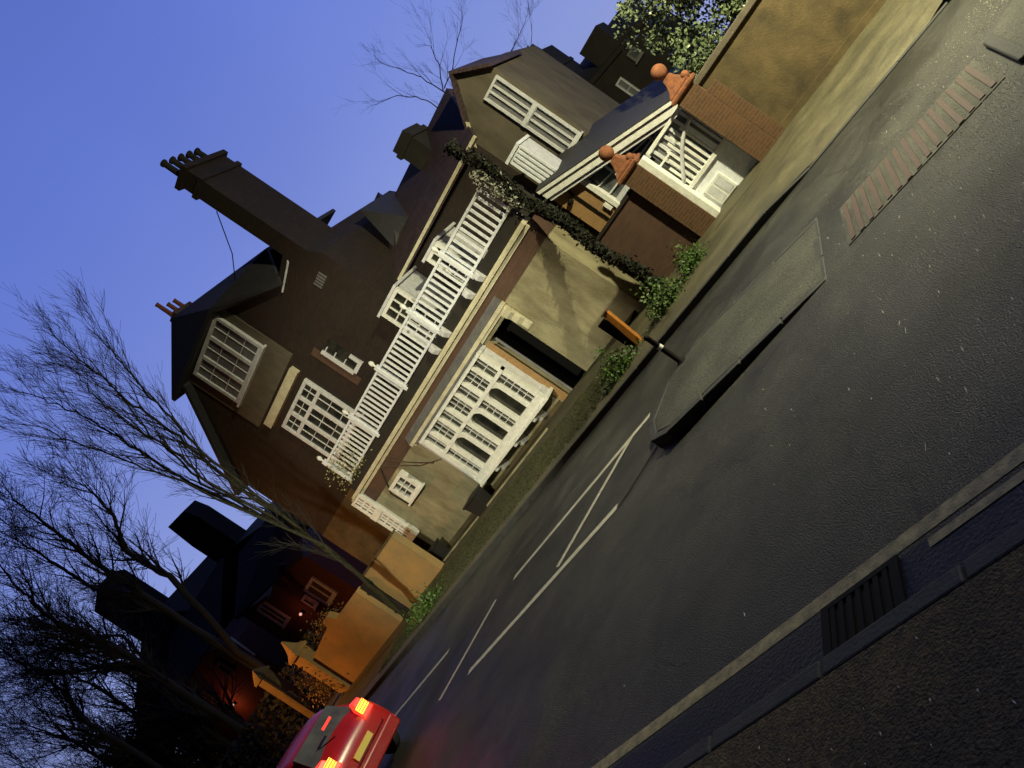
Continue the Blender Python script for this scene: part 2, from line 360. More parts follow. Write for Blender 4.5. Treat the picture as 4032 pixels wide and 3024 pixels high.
MB().box(-19.8, -8.1, FY+.4, 21.5, 3.85, 4.1).build('balcony_deck', sil, hs)
b = MB(); b.box(-19.7, -8.0, FY+.02, FY+.32, 3.862, 4.22); b.build('parapet', sil, hs)
# recessed door
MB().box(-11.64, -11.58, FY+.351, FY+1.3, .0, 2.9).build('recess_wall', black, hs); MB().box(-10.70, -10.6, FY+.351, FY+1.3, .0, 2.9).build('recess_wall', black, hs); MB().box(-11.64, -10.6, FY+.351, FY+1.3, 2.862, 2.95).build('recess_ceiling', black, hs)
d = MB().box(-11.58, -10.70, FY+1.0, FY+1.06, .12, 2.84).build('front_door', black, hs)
b = MB()
for (a0, a1) in ((.3, 1.1), (1.25, 2.6)):
    for cx in (-11.38, -10.98): b.box(cx-.14, cx+.14, FY+.982, FY+.999, a0, a1)
b.build('door_panel', black, d)
MB().lathe((-10.8, FY+.97, 1.25), [(.03, -.03), (.035, 0), (.03, .03)], 10).build('handle', lead, d)
MB().tube([(-11.4, FY-.05, 2.75), (-11.4, FY-.05, .12)], .045, 8).build('downpipe', lead, hs)
MB().box(-11.9, -11.62, FY-.03, FY-.002, .1, 2.86).build('brick_jamb', brick_o, hs)
MB().box(-20.0, -11.95, FY-.12, FY-.02, .05, .24).build('plinth', render_r, hs)
# small window
wf = window(hs, -18.52, -17.62, 2.12, 2.96, FY, 2, 3, fr=.12, bar=.035, depth=.22)
# tall narrow corner window
wf = window(hs, -20.12, -19.52, 1.36, 3.74, FY-.12, 3, 9, fr=.1, bar=.07, depth=.1, gm=glass_g)
b = MB(); b.box(-20.12, -19.54, FY-.119, FY+.1, 1.36, 3.74); b.build('window_box', white_d, wf)
MB().box(-20.15, -19.48, FY-.34, FY-.3, 1.3, 1.55).build('frame_block', white, wf); MB().box(-20.1, -19.5, FY-.27, FY-.222, 2.7, 2.95).build('frame_block', white, wf)

# bay window
BY = 18.25; x0, x1 = -15.75, -11.85
bay = MB()
# solid body behind the glazing: canted left cheek, right cheek
bay.xy([(x0, BY+.16), (x1, BY+.16), (x1+.02, FY-.02), (x0-.45, FY-.02)], .78, 2.96)
body = bay.build('bay_window', white_d, hs)
b = MB(); F0 = BY-.04; F1 = BY+.158
def fb(xa, xb, za, zb, y0=F0, y1=F1): b.box(xa, xb, y0, y1, za, zb)
fb(x0, x1+.04, .66, .9, BY-.12); fb(x0, x1+.04, 2.85, 2.97, BY-.08); fb(x0, x1, 2.05, 2.17, BY-.06)
units = []   # (centre, width, kind)
xs = x1-.12
for k, wd in (('n', .34), ('a', .5), ('n', .34), ('a', .5), ('n', .34), ('a', .5), ('n', .3)):
    units.append((xs-wd/2, wd, k)); xs -= wd+.13
fb(x1-.12, x1, .9, 2.85)
for c, wd, k in units: fb(c-wd/2-.13, c-wd/2, .9, 2.85)
fb(x0, units[-1][0]-units[-1][1]/2-.13, .9, 2.85)
for c, wd, k in units:
    xa, xb = c-wd/2, c+wd/2
    if k == 'a':
        # arch spandrels
        r = wd/2; zc = 2.05-r
        for sgn in (-1, 1):
            pts = [(c+sgn*r, zc)]+[(c+sgn*r*math.cos(t*math.pi/12), zc+r*math.sin(t*math.pi/12)) for t in range(1, 7)]+[(c+sgn*r, 2.05)]
            b.xz(pts, F0+.005, F1)
        for t in range(6):
            pass
        for i in (1, 2): fb(xa+(xb-xa)*i/3-.012, xa+(xb-xa)*i/3+.012, 2.17, 2.85, F0+.10)
        for i in (1, 2): fb(xa, xb, 2.17+.68*i/3-.012, 2.17+.68*i/3+.012, F0+.104)
    else:
        fb(c-.013, c+.013, .9, 2.05, F0+.10); fb(c-.013, c+.013, 2.17, 2.85, F0+.10)
        for i in range(1, 5): fb(xa, xb, .9+1.15*i/5-.012, .9+1.15*i/5+.012, F0+.104)
        for i in (1,): fb(xa, xb, 2.17+.68*i/2-.012, 2.17+.68*i/2+.012, F0+.104)
b.build('glazing_frame', white, body, bevel=.006)
b = MB(); b.box(x0+.02, x1-.05, BY+.125, BY+.15, .88, 2.87); b.build('pane', glass, body)
# cheeks: glazed right return and canted left return
MB().box(x1-.02, x1+.05, BY+.06, FY-.02, .66, .9).build('bay_cheek', white_d, body)
MB().box(x1-.02, x1+.05, BY+.06, FY-.02, 2.85, 2.97).build('bay_cheek', white_d, body)
MB().hull([(x0-.02, BY, .66), (x0-.02, BY, 2.97), (x0-.09, BY, 2.97), (x0-.09, BY, .66)], [(x0-.47, FY-.02, .66), (x0-.47, FY-.02, 2.97), (x0-.54, FY-.02, 2.97), (x0-.54, FY-.02, .66)]).build('bay_cheek', white_d, body)
b = MB(); b.box(x0-.08, x1+.14, BY-.2, FY-.02, .56, .66); b.build('sill', white, body, bevel=.015)
for cx in (-12.6, -13.72, -14.9):
    b = MB(); b.yz([(FY-.022, .56), (BY-.14, .56), (BY-.12, .46), (BY+.06, .42), (BY+.14, .3), (FY-.1, .24), (FY-.022, .16)], cx-.07, cx+.07); b.build('bracket', white, body, bevel=.012)
b = MB(); b.xy([(x0-.1, BY-.14), (x1+.08, BY-.14), (x1+.1, FY-.022), (x0-.55, FY-.022)], 2.975, 3.04); b.build('bay_roof', lead, body)

# balustrade
BYY = 18.82; XL, XR = -19.5, -7.7
bal = MB().box(XL, XR, BYY-.05, BYY+.07, 5.19, 5.27).build('balustrade', white_c, hs, bevel=.01)
MB().box(XL, XR, BYY-.04, BYY+.06, 4.26, 4.34).build('bottom_rail', white_c, bal, bevel=.01)
me = None; n = 58
for i in range(n):
    x = XL+.1+(XR-XL-.2)*i/(n-1)
    if me is None:
        o = MB().box(-.036, .036, -.02, .03, 0, .13).box(-.038, .038, -.015, .025, .131, .74).box(-.038, .038, -.02, .03, .741, .87).build('baluster', white_c, None)
        me = o.data
    else:
        o = bpy.data.objects.new('baluster', me); col.objects.link(o)
    o.parent = bal; o.location = Vector((x, BYY+.005, 4.33)) - wloc(bal)
MB().box(-7.72, -7.5, BYY-.08, BYY+.12, 4.0, 5.55).build('end_post', white_c, bal, bevel=.015)
for px in (-19.4, -17.0, -14.75, -12.35, -10.2):
    MB().box(px-.07, px+.07, BYY-.07, BYY+.09, 4.15, 5.36).build('newel_post', white_c, bal, bevel=.012)
    MB().lathe((px, BYY+.01, 5.36), [(.04, 0), (.03, .04), (.07, .1), (.08, .16), (.06, .22), (.01, .26)], 10).build('finial', white, bal, smooth=True)
for px in (-12.9, -12.2, -10.7, -10.05):
    MB().yz([(BYY-.04, 4.25), (BYY-.22, 4.2), (BYY-.25, 4.05), (BYY-.12, 3.9), (BYY-.04, 3.87)], px-.1, px+.1).build('bracket', white_d, bal, bevel=.02)
# glazed balcony porches behind the rail
for (xa, xb, zt, y) in ((-13.75, -12.6, 6.15, 19.95), (-11.25, -10.55, 5.75, 20.0)):
    p = MB().box(xa+.04, xb-.04, y+.01, 21.45, 4.1, zt-.02).build('balcony_porch', white_d, hs)
    f = window(p, xa, xb, 4.12, zt, y, 2 if xb-xa < 1 else 3, 5, fr=.11, bar=.04, depth=.1, name='frame', sill=False)
    MB().box(xa-.08, xb+.08, y-.16, 21.48, zt+.002, zt+.09).build('porch_roof', white_d, p)
# gable wing
GY = 20.25
b = MB(); b.xz([(-24.3, -.1), (-13.3, -.1), (-13.3, 8.75), (-13.75, 9.55), (-14.9, 9.75), (-16.0, 10.5), (-17.3, 11.3), (-21.3, 11.3), (-21.3, 11.15), (-24.25, 8.15)], GY, 25.6)
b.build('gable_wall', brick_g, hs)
MB().box(-24.28, -19.86, GY-.05, GY-.002, -.1, 4.2).build('rendered_base', render_r, hs)
MB().hull([(-21.25, GY-.35, 11.42), (-24.75, GY-.35, 7.9), (-24.75, 25.7, 7.9), (-21.25, 25.7, 11.42)], [(-21.25, GY-.35, 11.22), (-24.65, GY-.35, 7.75), (-24.65, 25.7, 7.75), (-21.25, 25.7, 11.22)]).build('side_roof', slate_b, hs)
# attic roof: hipped front, long right slope
A = (-20.1, 21.25, 13.2); A2 = (-20.1, 25.9, 13.2)
e1 = (-22.1, 19.8, 11.5); e2 = (-17.4, 19.8, 11.32); e3 = (-15.0, 20.0, 9.55); r3 = (-15.05, 21.25, 10.85); r4 = (-15.05, 25.9, 10.85); e4 = (-22.1, 25.9, 11.5)
b = MB(); bmv = [b.bm.verts.new(p) for p in (A, A2, e1, e2, e3, r3, r4, e4)]
low = [b.bm.verts.new((p[0], p[1], p[2]-.14)) for p in (e1, e2, e3, r3, r4, e4)]
V = bmv
for f in ((2, 3, 0), (3, 4, 5, 0), (0, 5, 6, 1), (7, 2, 0, 1)): b.bm.faces.new([V[i] for i in f])
ring = [V[2], V[3], V[4], V[5], V[6], V[7]]
for i in range(5): b.bm.faces.new((ring[i], low[i], low[i+1], ring[i+1]))
b.bm.faces.new((ring[5], low[5], low[0], ring[0]))
b.bm.faces.new([low[0], low[1], low[5]]); b.bm.faces.new([low[1], low[2], low[3], low[4], low[5]])
b.build('attic_roof', slate_b, hs)
MB().box(-21.2, -17.4, GY-.06, GY-.003, 8.25, 11.28).build('attic_wall_band', render_g, hs)
def lights3(x0, x1, z0, z1, zt, y, gm, nm, grid=None):
    b = MB(); yf = y-.14; fr = .13
    b.box(x0, x0+fr, yf, y, z0, z1).box(x1-fr, x1, yf, y, z0, z1).box(x0+fr, x1-fr, yf, y, z1-fr, z1).box(x0+fr, x1-fr, yf, y, z0, z0+fr)
    for i in (1, 2):
        c = x0+(x1-x0)*i/3; b.box(c-.08, c+.08, yf+.01, y, z0+fr, z1-fr)
    if zt: b.box(x0+fr, x1-fr, yf+.02, y-.004, zt-.07, zt+.07)
    for i in range(3):
        c = x0+(x1-x0)*(i+.5)/3; b.box(c-.016, c+.016, yf+.05, y-.01, z0+fr, z1-fr)
        for zz in (grid or ()): b.box(c-(x1-x0)/6+.08, c+(x1-x0)/6-.08, yf+.056, y-.012, zz-.014, zz+.014)
    b.box(x0-.08, x1+.08, yf-.08, y, z0-.09, z0-.002)
    f = b.build(nm, white_d, hs, bevel=.01)
    MB().box(x0+.05, x1-.05, y-.06, y-.02, z0+.05, z1-.05).build('pane', gm, f)
lights3(-20.65, -17.75, 9.25, 11.2, None, GY-.06, blind, 'attic_window', (9.9, 10.55))
lights3(-20.45, -17.95, 5.2, 7.5, 6.85, GY-.002, glass, 'first_floor_window', (5.75, 6.3, 7.15))
MB().box(-20.75, -17.85, GY-.22, GY-.002, 7.78, 8.1).build('stone_band', cream, hs)
# narrow window with the white left jamb
b = MB(); b.box(-16.62, -16.5, GY-.1, GY, 6.1, 7.4).box(-16.5, -15.98, GY-.12, GY, 6.0, 6.14).box(-16.1, -15.98, GY-.1, GY, 6.14, 6.5)
for zz in (6.55, 6.95, 7.3): b.box(-16.5, -16.28, GY-.05, GY-.004, zz-.02, zz+.02)
f = b.build('landing_window', white_d, hs)
MB().box(-16.5, -15.98, GY-.02, GY-.003, 6.14, 7.4).build('pane', glass, f)
MB().box(-16.95, -16.62, GY-.03, GY-.003, 5.8, 7.7).build('red_brick_jamb', brick_d, hs)
b = MB()
for k in range(5): b.box(-14.45+k*.11, -14.39+k*.11, GY-.04, GY-.003, 8.3, 8.6)
b.build('vent', lead, hs)
b = MB(); b.slab([(-15.4, GY-.1, 9.42), (-14.3, GY-.1, 9.62), (-14.3, GY+.15, 9.78), (-15.4, GY+.15, 9.58)], .06); b.build('flashing', white_d, hs)
# tall chimney stack running front to back, with pots
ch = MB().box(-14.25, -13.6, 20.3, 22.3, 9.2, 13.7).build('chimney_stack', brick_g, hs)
MB().box(-14.32, -13.53, 20.23, 22.37, 13.1, 13.28).build('chimney_band', brick_g, ch); MB().box(-14.36, -13.49, 20.19, 22.41, 13.7, 13.88).build('chimney_cap', brick_g, ch)
for k in range(5): MB().lathe((-13.98, 20.45+k*.42, 13.88), [(.15, 0), (.11, .1), (.10, .62), (.13, .66), (.13, .74), (.08, .75)], 10).build('chimney_pot', sil, ch, smooth=True)
b = MB(); b.hull([(-13.3, GY+.03, 8.7), (-13.72, GY+.03, 9.6), (-14.25, GY+.03, 9.9), (-15.0, GY+.03, 9.75), (-15.0, GY+.03, 8.7)], [(-13.3, 22, 8.7), (-13.72, 22, 9.6), (-14.25, 22, 9.9), (-15.0, 22, 9.75), (-15.0, 22, 8.7)])
b.build('chimney_shoulder', brick_g, hs)
c2 = MB().box(-20.5, -20.0, 21.5, 22.5, 12.6, 13.35).build('ridge_chimney', brick_d, hs)
for k in range(3): MB().lathe((-20.25, 21.6+k*.36, 13.35), [(.11, 0), (.09, .08), (.08, .68 if k == 0 else .45), (.10, .72 if k == 0 else .5), (.05, .73 if k == 0 else .51)], 10).build('chimney_pot', terra, c2, smooth=True)
MB().tube([(-14.27, 20.3, 12.4), (-15.4, 20.4, 11.5), (-16.9, 20.6, 10.95)], .018, 5).build('stay_wire', black, hs)
# main range set back behind the balcony
MY = 21.5
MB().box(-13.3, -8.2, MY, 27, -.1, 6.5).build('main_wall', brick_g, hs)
MB().hull([(-13.3, 21.05, 6.45), (-7.7, 21.05, 6.45), (-8.2, 24.6, 8.62), (-13.3, 24.6, 8.62)], [(-13.3, 21.05, 6.3), (-7.7, 21.05, 6.3), (-8.2, 24.6, 8.4), (-13.3, 24.6, 8.4)]).build('main_roof', slate, hs)
MB().hull([(-13.3, 28.0, 6.45), (-7.7, 28.0, 6.45), (-8.2, 24.6, 8.6), (-13.3, 24.6, 8.6)], [(-13.3, 28.0, 6.3), (-7.7, 28.0, 6.3), (-8.2, 24.6, 8.4), (-13.3, 24.6, 8.4)]).build('rear_roof', slate, hs)
MB().box(-13.0, -7.68, 20.94, 21.05, 6.34, 6.44).build('gutter', cream, hs)
MB().hull([(-13.28, 22.2, 6.9), (-12.5, 22.6, 7.6), (-12.9, 25, 9.3), (-14.4, 25, 9.3)], [(-13.28, 22.2, 6.5), (-12.5, 22.6, 6.6), (-12.9, 25, 8.0), (-14.4, 25, 8.0)]).build('valley_roof', slate_b, hs)
# ridge stack and dormer silhouettes on the main roof
s1 = MB().box(-10.55, -9.75, 23.4, 24.6, 7.4, 9.0).build('ridge_stack', sil, hs)
MB().box(-10.62, -9.68, 23.33, 24.67, 8.6, 8.8).build('stack_cap', sil, s1)
d1 = MB().hull([(-13.1, 22.6, 7.2), (-11.7, 22.6, 7.2), (-12.6, 22.6, 8.95)], [(-13.1, 25, 7.2), (-11.7, 25, 7.2), (-12.6, 25, 8.95)]).build('dormer', slate_b, hs)
# right cross gable with the tall white window
QY = 22.0
MB().xz([(-8.4, -.1), (-6.1, -.1), (-6.1, 7.2), (-6.84, 7.95), (-8.4, 6.3)], QY, 27).build('cross_gable_wall', render_g, hs)
MB().hull([(-6.84, QY-.25, 8.07), (-6.0, QY-.25, 7.15), (-6.0, QY-.25, 7.02), (-6.84, QY-.25, 7.93)], [(-6.84, 24.8, 8.07), (-6.0, 24.8, 7.15), (-6.0, 24.8, 7.02), (-6.84, 24.8, 7.93)]).build('cross_gable_roof', slate, hs)
MB().hull([(-6.84, QY-.25, 8.07), (-8.6, QY-.25, 6.2), (-8.6, QY-.25, 6.06), (-6.84, QY-.25, 7.93)], [(-6.84, 24.8, 8.07), (-8.6, 24.8, 6.2), (-8.6, 24.8, 6.06), (-6.84, 24.8, 7.93)]).build('cross_gable_roof', slate, hs)
MB().hull([(-7.75, QY-.3, 6.97), (-8.6, QY-.3, 6.06), (-8.55, QY-.3, 5.95), (-7.7, QY-.3, 6.86)], [(-7.75, QY-.26, 6.97), (-8.6, QY-.26, 6.06), (-8.55, QY-.26, 5.95), (-7.7, QY-.26, 6.86)]).build('bargeboard', cream, hs)
f = window(hs, -6.95, -6.2, 4.0, 6.85, QY, 3, 2, fr=.07, bar=.05, depth=.12, gm=blind, fm=white_d, name='tall_window')
MB().box(-6.95, -6.2, QY-.15, QY-.122, 5.42, 5.56).build('transom', white_d, f)
wb = MB().box(-7.35, -6.8, 19.9, 20.9, 3.86, 5.05).build('balcony_screen', white_d, hs, bevel=.02)
b = MB()
for k in range(5): b.box(-7.33+k*.125, -7.27+k*.125, 19.86, 19.898, 3.9, 5.0)
b.box(-7.4, -6.75, 19.84, 20.9, 5.052, 5.14); b.build('slat_panel', white_c, wb)
# light pipes and cables on the wall
MB().tube([(-16.6, FY-.04, 2.2), (-17.2, FY-.04, 2.9), (-17.6, FY-.04, 3.55)], .022, 5).build('cable', brick_d, hs)
MB().tube([(-16.0, FY-.04, 1.9), (-17.0, FY-.04, 2.5), (-17.9, FY-.04, 3.5)], .02, 5).build('cable', brick_d, hs)
MB().tube([(-18.75, FY-.04, 2.0), (-18.8, FY-.04, 2.8), (-18.1, FY-.04, 3.55)], .03, 5).build('climber_stem', bark, hs)
# ------------------------------------------------------------------ outbuilding behind the gate
ob = thing('outbuilding', (-5.5, 19.6, 0), 'small orange brick outbuilding with white raked bargeboards and glazed gable behind the gate pillars', 'outbuilding')
MB().xz([(-7.4, 0), (-6.56, 0), (-6.56, 3.45), (-7.4, 3.72)], 19.6, 23).build('brick_wall', brick_o, ob)
MB().box(-6.98, -6.93, 19.55, 19.598, .1, 3.3).build('drainpipe', black, ob)
MB().xz([(-6.56, 0), (-3.7, 0), (-3.7, 2.2), (-6.56, 3.4)], 19.75, 23).build('glazed_gable_wall', glass_g, ob)
MB().box(-6.58, -6.44, 19.52, 19.75, 0, 3.42).build('corner_post', white, ob, bevel=.01)
b = MB(); b.box(-6.44, -3.7, 19.6, 19.75, 2.02, 2.16)
for xx in (-5.9, -5.3, -4.7, -4.1): b.box(xx-.03, xx+.03, 19.66, 19.748, 2.16, 3.3-(xx+6.56)*.42-.08)
for k in range(3): b.hull([(-6.44, 19.67, 3.05-k*.35), (-4.0-k*.0, 19.67, 2.18), (-4.0, 19.67, 2.22), (-6.44, 19.67, 3.09-k*.35)], [(-6.44, 19.745, 3.05-k*.35), (-4.0, 19.745, 2.18), (-4.0, 19.745, 2.22), (-6.44, 19.745, 3.09-k*.35)])
b.build('glazing_bar', white_d, ob)
def rake(za, zb, y0, y1, m, nm):
    MB().xz([(-7.35, za), (-3.5, za-1.62), (-3.5, zb-1.62), (-7.35, zb)], y0, y1).build(nm, m, ob)
rake(3.86, 3.64, 19.3, 19.36, white, 'bargeboard'); rake(3.64, 3.52, 19.362, 19.5, white_d, 'bargeboard_lower'); rake(3.96, 3.87, 19.24, 19.4, white, 'bargeboard_cap')
MB().hull([(-7.35, 19.25, 4.0), (-3.5, 19.25, 2.38), (-3.5, 19.25, 2.32), (-7.35, 19.25, 3.94)], [(-7.35, 23, 4.45), (-3.3, 23, 2.72), (-3.3, 23, 2.6), (-7.35, 23, 4.3)]).build('roof', slate_b, ob)
MB().lathe((-7.15, 19.54, 3.1), [(.09, -.05), (.1, 0), (.09, .05)], 12).build('alarm_box', black, ob)
MB().box(-6.72, -6.62, 19.5, 19.598, 2.1, 2.35).build('lamp_box', white, ob)

# ------------------------------------------------------------------ boundary walls, pillars, gate
bw = thing('brick_wall', (-6.6, 17.4, .1), 'dark red brick boundary wall left of the gate pillars, with weeds at its foot', 'wall')
MB().box(-7.05, -5.28, 17.4, 17.62, -.1, 1.96).build('wall', brick_d, bw)
MB().box(-7.08, -5.28, 17.36, 17.66, 1.962, 2.04).build('coping', brick_g, bw, bevel=.01)
pil = thing('gate_pillar', (-5.0, 17.5, .1), 'brick gate pillar left of the white gate, topped by a terracotta ball', 'pillar', 'gate pillars with ball finials')
MB().box(-5.26, -4.74, 17.26, 17.78, .0, 2.24).build('shaft', brick_p, pil)
MB().lathe((-5.0, 17.52, 2.24), [(.27, 0), (.33, .04), (.34, .1), (.28, .13), (.29, .17), (.2, .26), (.13, .4), (.10, .52), (.0, .53)], sq=True).build('cap', terra, pil, bevel=.012)
MB().lathe((-5.0, 17.52, 2.74), [(.06, 0), (.05, .03)]+[(.175*math.sin(math.pi*k/14), .2-.175*math.cos(math.pi*k/14)) for k in range(2, 14)]+[(.001, .375)], 20).build('ball_finial', terra, pil, smooth=True)
MB().lathe((-4.72, 17.34, 2.36), [(.03, 0), (.05, .02)]+[(.09*math.sin(math.pi*k/8), .1-.09*math.cos(math.pi*k/8)) for k in range(2, 8)]+[(.001, .19)], 14).build('corner_knob', terra, pil, smooth=True)
p2 = pil.copy(); col.objects.link(p2); p2.location = (-2.98, 17.5, .1)
p2['label'] = 'brick gate pillar right of the white gate, topped by a terracotta ball, against the long rendered wall'
for c in list(pil.children):
    q = c.copy(); col.objects.link(q); q.parent = p2
gt = thing('gate', (-4.0, 17.6, .1), 'white timber driveway gate with slatted top, arched brace and solid lower panels', 'gate')
GX0, GX1 = -4.74, -3.24
MB().box(GX0, GX0+.16, 17.3, 17.62, .05, 2.22).build('gate_post', white, gt, bevel=.01)
MB().box(GX1-.09, GX1, 17.55, 17.7, .05, 2.22).build('gate_post', white_d, gt, bevel=.01)
MB().box(GX0+.16, GX1-.09, 17.62, 17.67, .12, .9).build('lower_panel', white_c, gt)
MB().box(GX0+.16, GX1-.09, 17.56, 17.69, .9, 1.0).build('mid_rail', white, gt, bevel=.008)
b = MB(); b.box(-4.5, -3.95, 17.57, 17.618, .14, .66); b.build('panel_moulding', white, gt, bevel=.015)
b = MB(); b.box(-4.44, -4.26, 17.56, 17.568, .2, .6).box(-4.2, -4.0, 17.56, 17.568, .2, .6); b.build('panel_inset', white_d, gt)
n = 9
for i in range(n):
    x = GX0+.24+i*(GX1-.09-GX0-.32)/(n-1); zt = 1.35+.62*math.sin(math.pi*(.12+.7*i/(n-1)))
    MB().box(x-.028, x+.028, 17.6, 17.64, 1.0, zt).build('slat', white, gt)
pts = []
for i in range(13):
    t = i/12; x = GX0+.16+t*(GX1-.09-GX0-.16); pts.append((x, 17.585, 1.12+.72*math.sin(t*math.pi/2)))
MB().tube(pts, .045, 8).build('arched_brace', white_d, gt, smooth=True)
b = MB(); b.box(GX0+.16, GX1-.09, 17.75, 17.79, 2.12, 2.2)
b.box(GX0+.16, GX0+.5, 17.56, 17.6, 1.75, 1.8)
b.build('top_rail', white, gt)
MB().box(GX0+.17, GX1-.09, 17.84, 17.9, 1.0, 2.1).build('backing_screen', lead, gt)
for k in range(6): MB().box(GX0+.26+k*.2, GX0+.33+k*.2, 17.8, 17.838, 1.0, 2.1).build('rear_slat', white_d, gt)

rw = thing('rendered_wall', (3, 17.4, 0), 'long mottled brown rendered wall with coping running right from the gate pillars', 'wall')
MB().hull([(-2.72, 17.42, -.1), (14, 17.42, -.1), (14, 17.42, 2.1), (-2.72, 17.42, 2.1)], [(-2.72, 17.7, -.1), (14, 17.7, -.1), (14, 17.7, 2.1), (-2.72, 17.7, 2.1)]).build('wall', render_r, rw)
MB().box(-2.9, 14, 17.34, 17.8, 2.102, 2.24).build('coping', render_g, rw, bevel=.02)
MB().box(-2.72, 14, 17.36, 17.418, .0, .25).build('plinth', render_r, rw)
MB().box(-2.71, -2.45, 17.33, 17.415, .1, 1.9).build('brick_end', brick_p, rw)
lw = thing('garden_wall', (-19.9, 17, 0), 'ochre rendered garden wall panel nearest the house corner, lit orange', 'wall', 'garden walls left of the house')
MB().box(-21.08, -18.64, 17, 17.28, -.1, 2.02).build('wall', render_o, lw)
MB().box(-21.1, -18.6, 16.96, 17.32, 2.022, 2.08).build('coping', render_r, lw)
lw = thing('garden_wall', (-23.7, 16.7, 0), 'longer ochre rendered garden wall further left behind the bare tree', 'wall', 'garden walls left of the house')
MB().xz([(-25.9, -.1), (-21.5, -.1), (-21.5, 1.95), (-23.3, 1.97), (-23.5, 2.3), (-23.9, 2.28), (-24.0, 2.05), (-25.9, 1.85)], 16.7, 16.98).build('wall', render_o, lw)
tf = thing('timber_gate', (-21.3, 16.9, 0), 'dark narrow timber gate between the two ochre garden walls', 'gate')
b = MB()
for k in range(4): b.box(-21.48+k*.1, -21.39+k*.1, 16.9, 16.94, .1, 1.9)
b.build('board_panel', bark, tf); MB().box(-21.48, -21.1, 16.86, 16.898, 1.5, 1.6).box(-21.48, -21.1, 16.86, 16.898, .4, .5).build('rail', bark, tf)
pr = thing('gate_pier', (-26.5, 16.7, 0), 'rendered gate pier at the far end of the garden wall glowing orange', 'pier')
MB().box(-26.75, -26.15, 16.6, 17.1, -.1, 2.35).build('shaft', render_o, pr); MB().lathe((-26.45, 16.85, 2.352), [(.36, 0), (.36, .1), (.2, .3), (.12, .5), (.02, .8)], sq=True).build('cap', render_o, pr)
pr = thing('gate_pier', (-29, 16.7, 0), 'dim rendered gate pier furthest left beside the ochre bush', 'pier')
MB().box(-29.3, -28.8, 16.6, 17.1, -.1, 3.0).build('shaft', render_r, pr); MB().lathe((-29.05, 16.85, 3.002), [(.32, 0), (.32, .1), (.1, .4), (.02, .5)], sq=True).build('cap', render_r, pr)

# small street things
o = thing('timber_post', (-7.0, 14.6, .11), 'leaning orange varnished timber post beside the far kerb', 'post')
MB().hull([(-7.08, 14.55, .1), (-6.92, 14.55, .1), (-6.92, 14.7, .1), (-7.08, 14.7, .1)], [(-7.0, 14.62, 1.05), (-6.86, 14.62, 1.05), (-6.86, 14.76, 1.05), (-7.0, 14.76, 1.05)]).build('post', wood_o, o, bevel=.01)
MB().box(-7.02, -6.84, 14.6, 14.78, 1.052, 1.08).build('cap', brick_d, o)
MB().box(-7.3, -7.1, 14.7, 14.8, .1, 1.0).build('dark_stay', black, o)
o = thing('bollard', (-4.75, 10.15, .13), 'black bollard with a reflective band at the tip of the traffic island', 'bollard')
MB().lathe((-4.75, 10.15, .13), [(.06, 0), (.06, .04), (.045, .06), (.04, .62), (.05, .64), (.02, .68)], 12).build('post', black, o, smooth=True)
MB().lathe((-4.75, 10.15, .5), [(.046, 0), (.047, .03), (.046, .06)], 12).build('reflector_band', white, o)
MB().lathe((-4.75, 10.15, .131), [(.1, 0), (.1, .02), (.06, .05)], 12).build('base', black, o)
o = thing('planter', (-19.2, 18.0, .11), 'black square planter at the house corner below the narrow window', 'planter', 'black planters along the front wall')
MB().lathe((-19.25, 18.0, .11), [(.26, 0), (.3, .5), (.33, .52), (.33, .58), (.28, .58)], sq=True).build('pot', planter, o)
MB().lathe((-19.25, 18.0, .66), [(.26, 0), (.1, .06)], sq=True).build('soil', bark, o)
p2 = o.copy(); col.objects.link(p2); p2.location = (-16.0, 17.75, .11); p2['label'] = 'black square planter under the left end of the bay window'
for c in list(o.children):
    q = c.copy(); col.objects.link(q); q.parent = p2
b = MB(); b.box(-19.3, -12.2, 17.5, 17.62, .1, .17); eg = tag(b.build('edging_stone', render_w, bevel=.03), 'low pale edging stones between the verge and the house forecourt', 'edging')

# ------------------------------------------------------------------ far houses
def shell(nm, loc, label, cat, polys, m, group=None):
    t = thing(nm, loc, label, cat, group)
    for nme, pts, y0, y1, mm in polys: MB().xz(pts, y0, y1).build(nme, mm or m, t)
    return t
brick_r = mat('red_brick', (.12, .04, .028), .9, (.07, .026, .018), 3, .3, 40, brick=(.225, .075, .01, (.05, .03, .03)))
t = shell('brick_house', (-42.5, 30, 0), 'dark red brick house with pale framed windows beyond the garden walls', 'house',
  [('wall', [(-47, 0), (-38.4, 0), (-38.4, 5.2), (-40.6, 6.4), (-43.7, 5.9), (-47, 6.9)], 30, 38, brick_r),
   ('porch', [(-45.8, 0), (-42.5, 0), (-42.5, 2.4), (-45.8, 2.7)], 28.8, 30, brick_r),
   ('verge_board', [(-47.2, 6.9), (-43.6, 5.85), (-43.6, 6.1), (-47.2, 7.15)], 29.8, 29.98, render_r)], brick_r)
MB().hull([(-47.3, 29.7, 7.15), (-38.2, 29.7, 5.5), (-38.2, 29.7, 5.35), (-47.3, 29.7, 7.0)], [(-47.3, 34, 9.8), (-38.2, 34, 8.6), (-38.2, 34, 8.4), (-47.3, 34, 9.6)]).build('roof', sil, t)
window(t, -45.5, -44.3, 4.1, 6.2, 30, 2, 1, fr=.16, bar=.08, fm=white_d); window(t, -41.1, -39.6, 2.5, 4.3, 30, 2, 1, fr=.2, bar=.1, fm=white_d, gm=brick_d); window(t, -42.1, -41.3, 3.1, 4.1, 30, 1, 1, fr=.16, fm=white_d, gm=blind)
